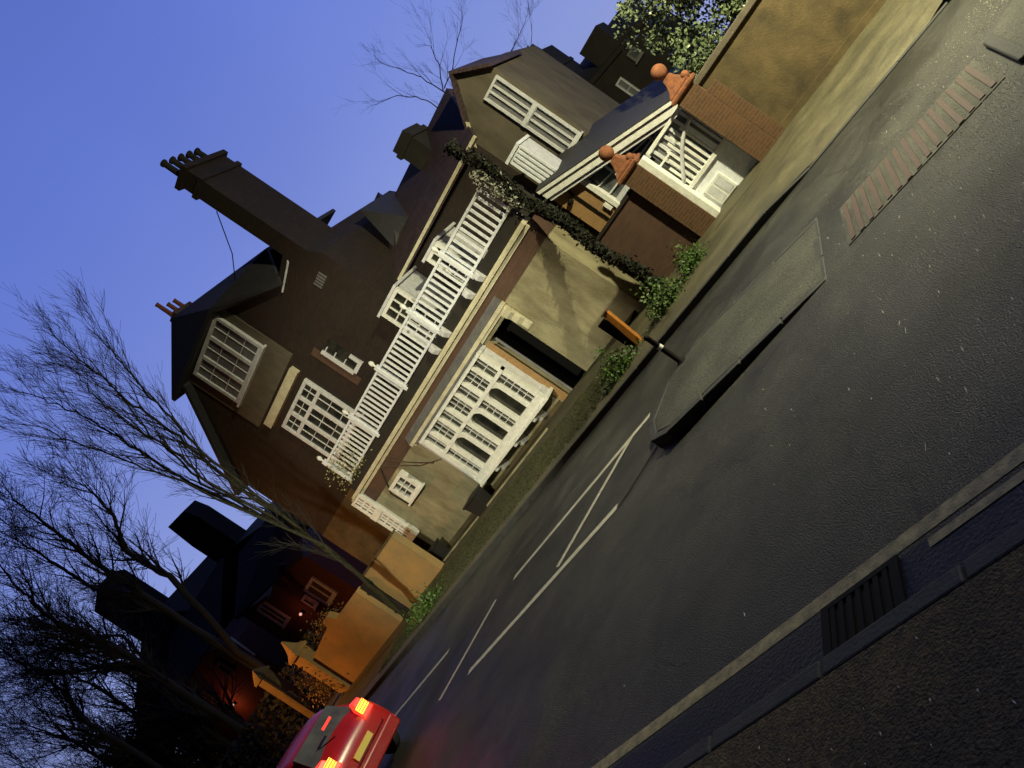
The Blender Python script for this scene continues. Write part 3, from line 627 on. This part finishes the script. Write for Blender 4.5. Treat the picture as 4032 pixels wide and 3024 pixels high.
t = shell('brick_house', (-58, 32, 0), 'unlit dark house left of the red brick house behind bare branches', 'house',
  [('wall', [(-68, 0), (-53, 0), (-53, 6.6), (-57, 8.2), (-66, 8.9), (-68, 7)], 32, 40, brick_r), ('drainpipe', [(-53.3, 4.9), (-53.1, 4.9), (-53.0, 7.1), (-53.2, 7.1)], 31.8, 31.98, cream)], brick_r)
MB().hull([(-68.5, 31.6, 8.9), (-53, 31.6, 8.0), (-53, 31.6, 7.8), (-68.5, 31.6, 8.7)], [(-68.5, 37, 12.5), (-53, 37, 11.5), (-53, 37, 11.3), (-68.5, 37, 12.3)]).build('roof', sil, t)
window(t, -57.5, -56.4, 5.6, 7.0, 32, 1, 1, fr=.2, fm=lead); window(t, -62.6, -61.4, 5.0, 7.0, 32, 2, 1, fr=.14, fm=lead)
shell('terrace_block', (-57, 40, 0), 'tall dark block with a square stack rising behind the red brick house', 'building',
  [('wall', [(-66, 0), (-48, 0), (-48, 9.5), (-56, 12), (-60, 11.8), (-66, 10.5)], 40, 48, None), ('stack', [(-59.0, 10), (-55.2, 10), (-55.2, 15.6), (-55.6, 16.9), (-58.6, 17.6), (-59.0, 15)], 40.5, 42, None),
   ('window', [(-52, 8.5), (-51.4, 8.4), (-51.4, 10.4), (-52, 10.5)], 39.9, 39.99, lead)], sil)
shell('terrace_block', (-70, 38, 0), 'far left dark block with blunt chimney seen through bare branches', 'building',
  [('wall', [(-84, 0), (-62, 0), (-62, 10.5), (-67, 15), (-72, 15.2), (-84, 13)], 38.5, 46, None), ('stack', [(-73.5, 14), (-68.2, 14), (-68.2, 20), (-69.5, 21), (-73.5, 20.5)], 39, 41, None)], sil)
# right, behind the pillars
t = shell('distant_house', (-7, 35, 0), 'dark distant house with tall stepped chimney and pale windows above the gate pillars', 'house',
  [('wall', [(-10.3, 0), (-4.6, 0), (-4.6, 5.2), (-5.7, 5.8), (-9.3, 5.6), (-10.3, 6.2)], 35, 42, None)], sil)
MB().box(-8.6, -8.05, 35.1, 37.6, 5.3, 8.4).build('tall_chimney', sil, t); MB().box(-8.65, -8.0, 35.05, 37.65, 7.2, 7.4).build('chimney_band', sil, t)
for k in range(2): MB().lathe((-8.3, 35.4+k*.8, 8.4), [(.16, 0), (.12, .5), (.14, .55), (.05, .56)], 8).build('chimney_pot', sil, t)
MB().box(-7.2, -5.9, 35.2, 37, 5.2, 6.8).build('broad_stack', sil, t)
MB().hull([(-10.4, 34.8, 6.2), (-4.4, 34.8, 5.2), (-4.4, 34.8, 5.0), (-10.4, 34.8, 6.0)], [(-10.4, 39, 7.2), (-4.4, 39, 6.6), (-4.4, 39, 6.4), (-10.4, 39, 7.0)]).build('roof', sil, t)
window(t, -7.35, -6.95, 3.6, 4.75, 35, 1, 2, fr=.08, fm=white_d, gm=blind); window(t, -6.1, -5.65, 4.5, 5.0, 34.9, 1, 1, fr=.08, fm=lead, gm=glass_g)

# ------------------------------------------------------------------ vegetation
def tree_obj(name, loc, label, stems, m, seed, twig=.02, levels=3, spread=.55, nb=5, lenf=.55, cat='tree', group=None, upb=.25, trunk_r=None):
    """stems: list of (points, r0, r1). Each grows side shoots."""
    rnd = random.Random(seed)
    t = thing(name, loc, label, cat, group)
    tm = MB(); cm = MB()
    def shoot(p, d, ln, r, lv):
        n = 5 if lv < levels else 3; pts = [p]; dd = d.normalized()
        for i in range(n):
            dd = (dd + Vector((rnd.gauss(0, .10), rnd.gauss(0, .10), rnd.gauss(0, .06)+upb*.3))).normalized(); pts.append(pts[-1]+dd*ln/n)
        rad = [max(twig*.35, r*(1-.8*i/n)) for i in range(n+1)]
        cm.tube(pts, rad, 4 if lv == 1 else 3)
        if lv < levels:
            for k in range(nb):
                i = rnd.randint(1, n); base = pts[i]; ax = (pts[i]-pts[i-1]).normalized()
                v = Vector((rnd.gauss(0, 1), rnd.gauss(0, 1), rnd.gauss(0, 1))); v = (v-ax*v.dot(ax)).normalized()
                shoot(base, ax+v*spread*rnd.uniform(.5, 1.3), ln*lenf*rnd.uniform(.6, 1.2), rad[i]*.6, lv+1)
    for pts, r0, r1, k0, nsh, ln in stems:
        P = [Vector(p) for p in pts]; Q = []
        for i in range(len(P)-1):
            for s in range(4): Q.append(P[i].lerp(P[i+1], s/4)+Vector((rnd.gauss(0, .03), rnd.gauss(0, .03), 0)))
        Q.append(P[-1]); n = len(Q)
        rad = [r0+(r1-r0)*i/(n-1) for i in range(n)]
        tm.tube(Q, rad, 8)
        for k in range(nsh):
            i = min(n-1, max(1, int(n*(k0+(1-k0)*(k+.5)/nsh)))); ax = (Q[i]-Q[i-1]).normalized()
            v = Vector((rnd.gauss(0, 1), rnd.gauss(0, 1), rnd.gauss(0, .6))); v = (v-ax*v.dot(ax)).normalized()
            shoot(Q[i], ax+v*spread*rnd.uniform(.4, 1.1), ln*rnd.uniform(.7, 1.2), rad[i]*.55, 1)
        shoot(Q[-1], Q[-1]-Q[-2], ln*.6, r1, 1)
    tm.build('trunk', m, t, smooth=True); cm.build('crown', bark, t)
    return t

S1 = [([(-19.45,15.30,0.03),(-19.02,15.30,1.75),(-18.74,15.30,3.55),(-18.40,15.30,6.74),(-18.07,15.30,8.39),(-17.72,15.30,9.25),(-17.44,15.30,10.00),(-17.15,15.30,10.65),(-16.97,15.30,11.11),(-16.64,15.30,11.88)], .06, .014, .22, 22, 1.35),
 ([(-19.45,15.30,0.03),(-19.15,15.40,1.75),(-18.98,15.50,3.56),(-18.97,15.60,6.93),(-18.92,15.70,8.17),(-18.85,15.80,9.06),(-18.83,15.90,10.28),(-18.96,16.00,11.22),(-18.86,16.10,11.94),(-18.81,16.20,13.01),(-18.80,16.30,13.72)], .075, .014, .22, 28, 1.35),
 ([(-19.45,15.30,0.03),(-18.92,15.22,1.76),(-18.54,15.14,3.53),(-18.92,15.06,7.44),(-18.48,14.98,8.45),(-18.37,14.90,9.05),(-18.40,14.82,9.61),(-18.24,14.74,10.25),(-18.12,14.66,10.88),(-17.75,14.58,11.38),(-17.37,14.50,11.95)], .055, .012, .22, 22, 1.35),
 ([(-19.45,15.30,0.03),(-19.07,15.34,1.75),(-18.84,15.38,3.55),(-19.87,15.42,8.11),(-19.95,15.46,9.37),(-20.03,15.50,9.96),(-20.07,15.54,10.65),(-20.13,15.58,11.57),(-20.35,15.62,12.54),(-20.63,15.66,13.25),(-20.93,15.70,14.05)], .06, .014, .22, 28, 1.35),
 ([(-19.45,15.30,0.03),(-19.27,15.50,1.75),(-19.23,15.70,3.57),(-20.17,15.90,7.93),(-20.09,16.10,8.75),(-20.11,16.30,10.04),(-20.09,16.50,10.67),(-19.95,16.70,11.52),(-19.83,16.90,12.04),(-19.96,17.10,13.30),(-20.35,17.30,14.34)], .05, .012, .22, 24, 1.35),
 ([(-19.45,15.30,0.03),(-18.70,15.04,1.76),(-18.11,14.79,3.51),(-18.85,14.53,7.92),(-18.87,14.27,8.96),(-19.03,14.01,10.28),(-19.09,13.76,11.11),(-18.86,13.50,11.76)], .045, .012, .22, 22, 1.35)]
tree_obj('bare_tree', (-19.45, 15.3, 0), 'multi-stemmed bare tree with mossy stems fanning up from the verge left of the house', S1, bark_l, 3, twig=.011, levels=3, spread=.45, nb=5, lenf=.62)
S2 = [([(-37.7,22,0),(-37.2,22,5),(-35.03,22.00,9.67),(-35.89,22.36,11.57),(-34.04,21.29,11.93),(-31.93,21.00,12.72),(-34.46,23.07,14.92),(-34.10,22.94,15.52)], .20, .03, .25, 22, 2.5),
 ([(-37.7,22,0),(-37.6,22,5),(-37.70,22.00,10.16),(-37.30,21.85,11.85),(-37.89,22.17,13.55),(-37.69,22.26,15.15),(-37.54,22.26,16.25),(-34.61,20.63,16.55),(-36.03,21.67,18.26)], .20, .03, .25, 22, 2.5),
 ([(-37.7,22,0),(-37.7,22,5),(-37.8,22,9),(-37.97,22.00,10.67),(-39.17,22.18,12.11),(-40.97,22.79,13.34),(-41.60,23.08,14.96),(-39.89,22.14,15.47),(-39.28,21.78,16.57),(-37.81,20.89,17.24)], .20, .03, .25, 22, 2.5)]
tree_obj('bare_tree', (-37.7, 22, 0), 'large bare tree with thick dark limbs standing in front of the red brick house', S2, bark, 11, twig=.022, levels=3, spread=.8, nb=7, lenf=.62)
S3 = [([(-43.5,22,0),(-43.5,22,7),(-43.43,22.00,10.71),(-43.11,21.62,12.30),(-44.41,21.94,13.75),(-43.60,21.56,14.88),(-43.03,21.62,15.89),(-46.80,23.57,18.17),(-42.94,22.12,18.40)], .22, .04, .15, 24, 2.9),
 ([(-43.5,22,0),(-43.4,22,7),(-43.58,22.00,10.85),(-44.07,21.79,11.71),(-43.81,21.24,12.52),(-45.33,21.58,13.69)], .22, .04, .15, 24, 2.9),
 ([(-43.5,22,0),(-43.6,22,7),(-43.99,22.00,9.41),(-44.80,22.01,10.39),(-47.97,22.80,11.74),(-48.80,22.42,12.57),(-47.21,20.98,13.25),(-54.52,23.57,16.20),(-54.08,23.42,17.15),(-53.58,23.31,18.14)], .22, .04, .15, 24, 2.9),
 ([(-52.6,22,0),(-52.6,22,7),(-52.64,22.00,10.63),(-52.53,22.21,11.64),(-51.98,22.46,13.26),(-49.59,21.65,13.91),(-54.43,23.54,16.18)], .22, .04, .15, 24, 2.9)]
tree_obj('bare_tree', (-43.5, 22, 0), 'furthest left bare tree with heavy limbs spreading sideways over the dark house', S3, bark, 12, twig=.026, levels=3, spread=.85, nb=7, lenf=.62)
S4 = [([(-12,38,0),(-12.5,38,8),(-12.94,38.00,12.12),(-11.99,38.00,12.78),(-11.51,38.00,13.43),(-11.42,38.00,13.64)], .045, .012, .2, 7, 1.5),
 ([(-12,38,0),(-12.5,38,8),(-12.94,38.00,12.12),(-11.81,38.00,12.14),(-10.40,38.00,12.57),(-9.75,38.00,12.67)], .045, .012, .2, 7, 1.5),
 ([(-12,38,0),(-12.5,38,8),(-12.94,38.00,12.12),(-12.96,38.00,13.35),(-13.19,38.00,14.32),(-13.44,38.00,15.19)], .045, .012, .2, 7, 1.5),
 ([(-12,38,0),(-12.5,38,8),(-13.77,38.00,11.94),(-13.84,38.00,12.91),(-14.46,38.00,14.12),(-15.27,38.00,14.75)], .045, .012, .2, 7, 1.5),
 ([(-12,38,0),(-12.5,38,8),(-10.43,38.00,10.07),(-9.16,38.00,10.00),(-8.15,38.00,10.05)], .045, .012, .2, 7, 1.5),
 ([(-12,38,0),(-12.5,38,8),(-9.55,38.00,8.90),(-8.24,38.00,9.53)], .045, .012, .2, 7, 1.5)]
tree_obj('bare_tree', (-12, 38, 0), 'thin pale bare tree showing above the cross gable roof', S4, bark_t, 13, twig=.008, levels=3, spread=.6, nb=4, lenf=.6)
rS = random.Random(44)
S5 = []
for k in range(7):
    bx = -72+k*3.2; p = [(bx, 27, 0), (bx+rS.uniform(-.5, .5), 27, 4)]
    zz = 4
    while zz < 16: zz += 3; p.append((p[-1][0]+rS.uniform(-1.4, 1.2), 27+rS.uniform(-1, 1), zz))
    S5.append((p, .30, .05, .1, 26, 4.0))
for k, st in enumerate(S5[::2]):
    tree_obj('bare_tree', st[0][0], 'bare tree in a row behind the dark house, ' + ('furthest left of them', 'second from the left', 'third from the left', 'nearest the terrace block')[k], [st, S5[min(k*2+1, 6)]] if k < 3 else [st], bark, 60+k, twig=.034, levels=3, spread=.9, nb=7, lenf=.6, group='row of bare trees')
# leafy things
def bush(name, loc, label, cat, fn, n, size, m, seed, stems=None):
    rnd = random.Random(seed); t = thing(name, loc, label, cat); b = MB()
    pts = []
    while len(pts) < n:
        p = fn(rnd)
        if p: pts.append(p)
    leaves(b, pts, size, rnd); b.build('foliage', m, t)
    if stems:
        s_ = MB()
        for pp, r in stems: s_.tube(pp, r, 6)
        s_.build('stem', bark, t)
    return t
rnd0 = random.Random(3)
cl = [(rnd0.uniform(-2.9, 3.5), rnd0.uniform(18.4, 20.6), rnd0.uniform(1.7, 4.4), rnd0.uniform(.3, .65)) for _ in range(120)]
cl = [c for c in cl if c[2] < 4.7-.10*abs(c[0]-.3)**1.4*.5 or True]
def hol(r):
    c = r.choice(cl); d = Vector((r.gauss(0, 1), r.gauss(0, 1), r.gauss(0, 1))).normalized()*c[3]*r.uniform(.75, 1.05)
    return (c[0]+d.x, c[1]+d.y, c[2]+d.z)
bush('holly_bush', (.4, 19.5, 0), 'glossy dark green holly bush rising behind the rendered wall right of the pillars', 'bush', hol, 30000, .062, holly, 5, [([(.4, 19.6, 0), (.5, 19.5, 3.4)], [.12, .04]), ([(-1.5, 19.6, 0), (-1.4, 19.5, 3)], [.09, .03])])
def ivy(r):
    z = 6.4*r.random()**1.15; y = (17.0 if z < 2.2 else 17.0+min(1, (z-2.2)/1.6)*1.6)+r.uniform(0, .38); k = y/18.75
    x = (-7.42+r.gauss(0, .085)+.07*math.sin(z*2.7))*k
    return (x, y, z+.1)
bush('ivy_column', (-7.9, 18.8, .1), 'dark ragged column of ivy climbing the right corner of the house', 'ivy', ivy, 8000, .055, ivy_m, 6, [([(-6.75, 17.2, .1), (-6.85, 17.2, 2.2), (-7.4, 18.8, 3.8), (-7.4, 18.9, 6.4)], [.14, .13, .10, .05])])
def vine(r):
    t = r.random(); return (-7.62+r.gauss(0, .13), 18.7+r.gauss(0, .08), 4.1+t*1.4+r.gauss(0, .08))
bush('vine', (-7.7, 18.75, 3.9), 'pale leafy vine tangled round the right end of the balustrade', 'vine', vine, 750, .05, mat('pale_leaf', (.42, .42, .36), .6, (.2, .2, .16), 9), 8, [([(-7.7, 18.7, 3.9), (-7.72, 18.7, 5.5)], [.02, .01])])
def vine2(r):
    t = r.random(); return (-18.9+r.gauss(0, .5), 18.72+r.gauss(0, .07), 4.1+t*1.0+r.gauss(0, .05))
bush('vine', (-18.9, 18.7, 4.0), 'straggling pale yellow creeper on the left end of the balustrade', 'vine', vine2, 380, .045, mat('yellow_leaf', (.42, .42, .2), .6, (.28, .28, .12), 9), 9, [([(-18.9, 18.66, 4.0), (-18.6, 18.66, 5.1)], [.015, .008])])
def weeds(cx, cy, sx, sy, h, z0=.11):
    def f(r):
        x = r.gauss(0, .5); y = r.gauss(0, .5)
        return (cx+x*sx, cy+y*sy, z0+abs(r.gauss(0, .45))*h*math.exp(-x*x*.8))
    return f
for (cx, cy, sx, sy, h, n, lab) in ((-5.2, 15.3, .35, .5, .5, 700, 'tall bright green weeds by the brick wall nearest the gate pillar'), (-5.95, 14.7, .45, .45, .65, 1100, 'broad leafed bright green plant at the foot of the brick wall'),
    (-7.4, 13.9, .5, .35, .55, 900, 'bright green leafy plant beside the orange timber post'), (-16.6, 13.9, .5, .5, .5, 700, 'bright green tuft by the base of the bare tree'), (-17.6, 14.2, .5, .5, .4, 400, 'dull green weeds behind the bare tree by the garden wall')):
    bush('weeds', (cx, cy, .11), lab, 'weeds', weeds(cx, cy, sx, sy, h), n, .045, green, hash((round(cx*10), 1)) & 255)
def yb(r): return (-27.3+r.gauss(0, .35), 16.9+r.gauss(0, .3), .5+abs(r.gauss(0, .6)))
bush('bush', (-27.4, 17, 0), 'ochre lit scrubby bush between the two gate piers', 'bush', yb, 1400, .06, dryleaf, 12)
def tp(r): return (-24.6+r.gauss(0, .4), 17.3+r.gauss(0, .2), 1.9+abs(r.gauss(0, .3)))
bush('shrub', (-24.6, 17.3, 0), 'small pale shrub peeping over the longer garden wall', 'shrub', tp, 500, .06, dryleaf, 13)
def hedg(r): return (r.uniform(-64, -30), 20.5+r.gauss(0, .4), 2.6*r.random())
bush('hedge', (-47, 20.5, 0), 'long unlit garden hedge below the red brick house', 'hedge', hedg, 7000, .16, ivy_m, 77)
clY = [(rnd0.gauss(-61, 2.6), rnd0.gauss(26, 1.2), 9.0*rnd0.random()**.8, rnd0.uniform(.8, 1.6)) for _ in range(60)]
def yew(r):
    c = r.choice(clY); d = Vector((r.gauss(0, 1), r.gauss(0, 1), r.gauss(0, 1))).normalized()*c[3]*r.uniform(.6, 1.1)
    return (c[0]+d.x, c[1]+d.y, max(0, c[2]+d.z))
bush('yew_tree', (-61, 26, 0), 'dark dense evergreen tree at the far left below the bare branches', 'tree', yew, 16000, .17, ivy_m, 78, [([(-61, 26, 0), (-61, 26, 7)], [.4, .1])])
def wall_lamp(x, y, z, e, lab):
    t = thing('wall_lamp', (x, y, z), lab, 'wall lamp', 'small lamps on the dark houses')
    MB().box(x-.08, x+.08, y, y+.12, z-.12, z+.14).build('bracket', black, t)
    MB().lathe((x, y-.1, z-.05), [(.03, 0), (.09, .04), (.1, .1), (.06, .17), (.01, .18)], 12).build('shade', mat('lit_pink_glass', (.7, .5, .45), .4, emit=(1, .5, .4), es=.8), t, smooth=True)
    ld = bpy.data.lights.new('bulb', 'POINT'); ld.energy = e; ld.color = (1, .22, .07); ld.shadow_soft_size = .1
    lo = bpy.data.objects.new('bulb', ld); col.objects.link(lo); lo.parent = t; lo.location = (0, -.9, .1)
wall_lamp(-60.2, 31.8, 4.3, 60, 'tiny pink glowing lamp on the front of the unlit dark house')
wall_lamp(-43.0, 29.8, 3.6, 9, 'added dim lamp that reddens the front of the red brick house')  # made-up lamp, added for a red glow on this brick front
# grass along the far verge
def blades(n, x0_, x1_, y0_, y1_, h, seed, name, m):
    r = random.Random(seed); b = MB()
    for _ in range(n):
        x, y = r.uniform(x0_, x1_), r.uniform(y0_, y1_); a = r.random()*6.28; hh = h*r.uniform(.4, 1.2); lx, ly = r.gauss(0, .4)*hh, r.gauss(0, .4)*hh; k = .012
        b.sheet([(x-k*math.cos(a), y-k*math.sin(a), .11), (x+k*math.cos(a), y+k*math.sin(a), .11), (x+lx, y+ly, .11+hh)])
    o = b.build(name, m); tag(o, 'short rough grass growing on the verge in front of the house', 'grass', kind='stuff')
grassm = mat('verge_grass', (.022, .026, .007), .9, (.04, .04, .012), 2)
blades(14000, -20, -8.3, 13.5, 16.5, .07, 4, 'grass', grassm)
# glints of the wet ground, modelled as pale solid flecks
def flecks(n, fn, seed, m, lab):
    r = random.Random(seed); b = MB()
    for _ in range(n):
        x, y, z, s = fn(r); a = r.gauss(1.74, .16); dx, dy = math.cos(a)*s, math.sin(a)*s; nx, ny = -math.sin(a)*.004, math.cos(a)*.004
        b.hull([(x-dx, y-dy, z), (x+nx, y+ny, z), (x+dx, y+dy, z), (x-nx, y-ny, z)], [(x-dx*.5, y-dy*.5, z+.004), (x+nx*.5, y+ny*.5, z+.004), (x+dx*.5, y+dy*.5, z+.004), (x-nx*.5, y-ny*.5, z+.004)])
    o = b.build('grit', m); tag(o, lab, 'grit', kind='stuff')  # 'grit' here is the pale flecks modelled for wet-ground glints
glintm = mat('pale_glint', (.16, .16, .13), .3, (.8, .8, .7), 25, spec=.8)
def f1(r):
    while True:
        x = r.uniform(-5, 3.5); y = r.uniform(3.9, 11.5)
        if r.random() < math.exp(-max(0, 1.8-x)*1.35)*(1-math.exp(-max(0, y-3.9)*.6)) and not (8 < y < 10 and (-5.3 < x < -2 or x > .3)): return x, y, .003, .007+.055*r.random()**3
def f2(r): return r.uniform(-4, 3), r.uniform(1.2, 2.9), .122, r.uniform(.003, .012)
flecks(20000, f1, 21, glintm, 'pale flecks modelled for glints scattered over the wet dark road'); flecks(260, f2, 22, glintm, 'pale flecks modelled for glints on the wet near pavement')

# ------------------------------------------------------------------ the red car
cr = thing('car', (-14.3, 6.95, 0), 'red hatchback driving away in the near lane with its tail lights on', 'car')
paint = mat('red_car_paint', (.32, .012, .012), .25, (.26, .01, .012), 2, spec=.6)
tyre = mat('tyre_rubber', (.012, .012, .012), .85); rim_m = mat('alloy', (.35, .35, .36), .35, metal=.8)
red_l = mat('lit_tail_lamp', (.5, .01, .01), .3, emit=(1, .03, .015), es=2.2); amb_l = mat('lit_amber_lamp', (.6, .3, .02), .3, emit=(1, .42, .04), es=3)
XR_, yc, hw = -12.1, 6.95, .9
sec = [  # x offset from rear (negative = forward), bottom z, belt z, roof z, half width body, half width roof
 (0.0, .45, .80, .82, .74, .70), (-.06, .30, .98, 1.0, .84, .70), (-.22, .26, 1.05, 1.12, .89, .70), (-.62, .24, 1.06, 1.56, .90, .64), (-1.2, .24, 1.04, 1.62, .90, .66), (-2.1, .24, 1.02, 1.60, .90, .66), (-2.7, .24, 1.0, 1.38, .90, .64), (-3.15, .24, .98, 1.04, .89, .66), (-3.9, .26, .86, .90, .85, .7), (-4.15, .32, .70, .72, .76, .6)]
b = MB(); rings = []
for dx, zb, zm, zt, hb, hr in sec:
    pr_ = [(-hb*.92, zb), (-hb, zb+.15), (-hb, (zb+zm)/2), (-hb*.96, zm), (-hr, zt-.05), (-hr*.8, zt), (0, zt+.015), (hr*.8, zt), (hr, zt-.05), (hb*.96, zm), (hb, (zb+zm)/2), (hb, zb+.15), (hb*.92, zb)]
    rings.append([b.bm.verts.new((XR_+dx, yc+y, z)) for y, z in pr_])
for i in range(len(rings)-1):
    for k in range(len(rings[0])): b.bm.faces.new((rings[i][k], rings[i][(k+1) % 13], rings[i+1][(k+1) % 13], rings[i+1][k]))
b.bm.faces.new(rings[0]); b.bm.faces.new(rings[-1][::-1])
body = b.build('body', paint, cr, smooth=True)
sm = body.modifiers.new('s', 'SUBSURF'); sm.levels = 2; sm.render_levels = 2
MB().hull([(XR_-.20, yc-.6, 1.1), (XR_-.20, yc+.6, 1.1), (XR_-.50, yc+.54, 1.5), (XR_-.50, yc-.54, 1.5)], [(XR_-.26, yc-.6, 1.08), (XR_-.26, yc+.6, 1.08), (XR_-.56, yc+.54, 1.48), (XR_-.56, yc-.54, 1.48)]).build('rear_window', glass_g, cr)
for s_ in (-1, 1):
    yy_ = yc+s_*.885
    MB().hull([(XR_-.75, yc+s_*.885, 1.08), (XR_-2.9, yc+s_*.885, 1.06), (XR_-2.2, yc+s_*.70, 1.5), (XR_-.95, yc+s_*.70, 1.52)], [(XR_-.75, yc+s_*.84, 1.06), (XR_-2.9, yc+s_*.84, 1.04), (XR_-2.2, yc+s_*.66, 1.48), (XR_-.95, yc+s_*.66, 1.5)]).build('side_window', glass, cr)
    lp = MB().hull([(XR_+.02, yc+s_*.40, .84), (XR_+.015, yc+s_*.72, .84), (XR_-.04, yc+s_*.70, 1.16), (XR_-.035, yc+s_*.52, 1.16)], [(XR_-.3, yc+s_*.40, .86), (XR_-.3, yc+s_*.80, .86), (XR_-.3, yc+s_*.76, 1.14), (XR_-.3, yc+s_*.64, 1.18)]).build('tail_lamp', red_l, cr, bevel=.02)
    MB().box(XR_+.0, XR_+.03, yc+min(s_*.46, s_*.69), yc+max(s_*.46, s_*.69), .93, 1.08).build('indicator', amb_l, lp)
    for kk in range(3): MB().box(XR_+.03, XR_+.038, yc+min(s_*.46, s_*.69), yc+max(s_*.46, s_*.69), .955+kk*.05, .968+kk*.05).build('lens_rib', red_l, lp)
    MB().box(XR_-.02, XR_+.03, yc+min(s_*.5, s_*.75), yc+max(s_*.5, s_*.75), .42, .5).build('reflector', red_l, cr)
    for wx in (-.85, -3.35):
        w_ = thing_ = MB(); R0 = .32
        w_.tube([(XR_+wx, yc+s_*.72, R0), (XR_+wx, yc+s_*.91, R0)], R0, 24); wo = w_.build('wheel', tyre, cr, bevel=.02)
        MB().tube([(XR_+wx, yc+s_*.9, R0), (XR_+wx, yc+s_*.925, R0)], .2, 16).build('rim', rim_m, wo)
MB().tube([(XR_-.02, yc-.60, .62), (XR_+.005, yc-.58, .58), (XR_+.01, yc+.58, .58), (XR_-.02, yc+.60, .62)], .008, 5).build('tailgate_seam', black, cr)
MB().tube([(XR_-.2, yc, 1.13), (XR_-.33, yc-.3, 1.26), (XR_-.36, yc-.42, 1.28)], .012, 5).build('rear_wiper', black, cr)
for s_ in (-1, 1):
    MB().tube([(XR_-1.75, yc+s_*.905, .42), (XR_-1.75, yc+s_*.91, .8), (XR_-1.72, yc+s_*.88, 1.05)], .007, 4).build('door_seam', black, cr)
    MB().box(XR_-1.7, XR_-1.52, yc+s_*.91-.012, yc+s_*.91+.012, .86, .89).build('door_handle', black, cr)
MB().box(XR_-.02, XR_+.035, yc-.26, yc+.26, .62, .73).build('number_plate', mat('plate', (.6, .5, .1), .5), cr)
b = MB(); b.hull([(XR_-.3, yc-.86, .28), (XR_-.3, yc+.86, .28), (XR_-.3, yc+.86, .55), (XR_-.3, yc-.86, .55)], [(XR_+.05, yc-.74, .3), (XR_+.05, yc+.74, .3), (XR_+.06, yc+.74, .53), (XR_+.06, yc-.74, .53)]); b.build('bumper', paint, cr, bevel=.03)
MB().box(XR_-.03, XR_+.0, yc-.12, yc+.12, 1.36, 1.4).build('brake_light', red_l, cr)
for s_ in (-1, 1):
    MB().hull([(XR_-2.75, yc+s_*.9, 1.02), (XR_-2.6, yc+s_*.9, 1.02), (XR_-2.6, yc+s_*.9, 1.16), (XR_-2.75, yc+s_*.9, 1.16)], [(XR_-2.75, yc+s_*1.05, 1.04), (XR_-2.63, yc+s_*1.05, 1.04), (XR_-2.63, yc+s_*1.05, 1.16), (XR_-2.75, yc+s_*1.05, 1.16)]).build('door_mirror', paint, cr, bevel=.02)

# ------------------------------------------------------------------ street lamps (just out of frame), which light the street
def lamp(nm, x, y, h, dirx, diry, colr, power, label, tilt=None, size=.25, cone=150, head=.9):
    t = thing(nm, (x, y, 0), label, 'street lamp', 'street lamps along the road')
    MB().tube([(x, y, 0), (x, y, 1.2), (x, y, h)], [.09, .08, .05], 10).build('post', sil, t, smooth=True)
    hx, hy = x+dirx*head, y+diry*head
    MB().tube([(x, y, h-.05), ((x+hx)/2, (y+hy)/2, h+.12), (hx, hy, h+.1)], .035, 8).build('arm', sil, t, smooth=True)
    MB().box(hx-.3, hx+.3, hy-.14, hy+.14, h+.03, h+.16).build('lamp_head', sil, t, bevel=.03)
    MB().box(hx-.24, hx+.24, hy-.1, hy+.1, h-.0, h+.028).build('lens', mat('lens_'+nm, (.8, .8, .7), .3, emit=colr, es=8), t)
    ld = bpy.data.lights.new('lamp_light', 'SPOT'); ld.energy = power; ld.color = colr; ld.shadow_soft_size = size
    ld.spot_size = R(cone); ld.spot_blend = .6
    lo = bpy.data.objects.new('lamp_light', ld); col.objects.link(lo); lo.parent = t
    lo.location = (hx-x, hy-y, h-.06)
    if tilt is None: tilt = (hx, hy, 0)
    lo.rotation_euler = (Vector(tilt)-Vector((hx, hy, h-.06))).to_track_quat('-Z', 'Y').to_euler()
    return t
WG = (1.0, .93, .56)
lamp('street_lamp', 2.6, 14.3, 7.2, 0, -1, WG, 10500, 'tall street lamp on the far pavement right of the gate', tilt=(-6, 17, 1.5), size=.15, cone=165)
lamp('street_lamp', -8.5, 1.2, 6.6, 0, .3, (1, .95, .66), 12500, 'tall street lamp on the near pavement facing the house', tilt=(-15.2, 18.75, 2.5), size=.35, cone=48)
lamp('street_lamp', -33.5, 12.4, 5.2, 1, .2, (1, .36, .06), 3600, 'short orange street lamp beyond the garden walls', tilt=(-29, 19, 0), size=.12, cone=140)
# light thrown by the car lamps
for s_ in (-1, 1):
    ld = bpy.data.lights.new('tail_light', 'POINT'); ld.energy = 3; ld.color = (1, .04, .02); ld.shadow_soft_size = .08
    lo = bpy.data.objects.new('tail_light', ld); col.objects.link(lo); lo.parent = cr; lo.location = Vector((XR_+.25, yc+s_*.65, 1.0))-cr.location
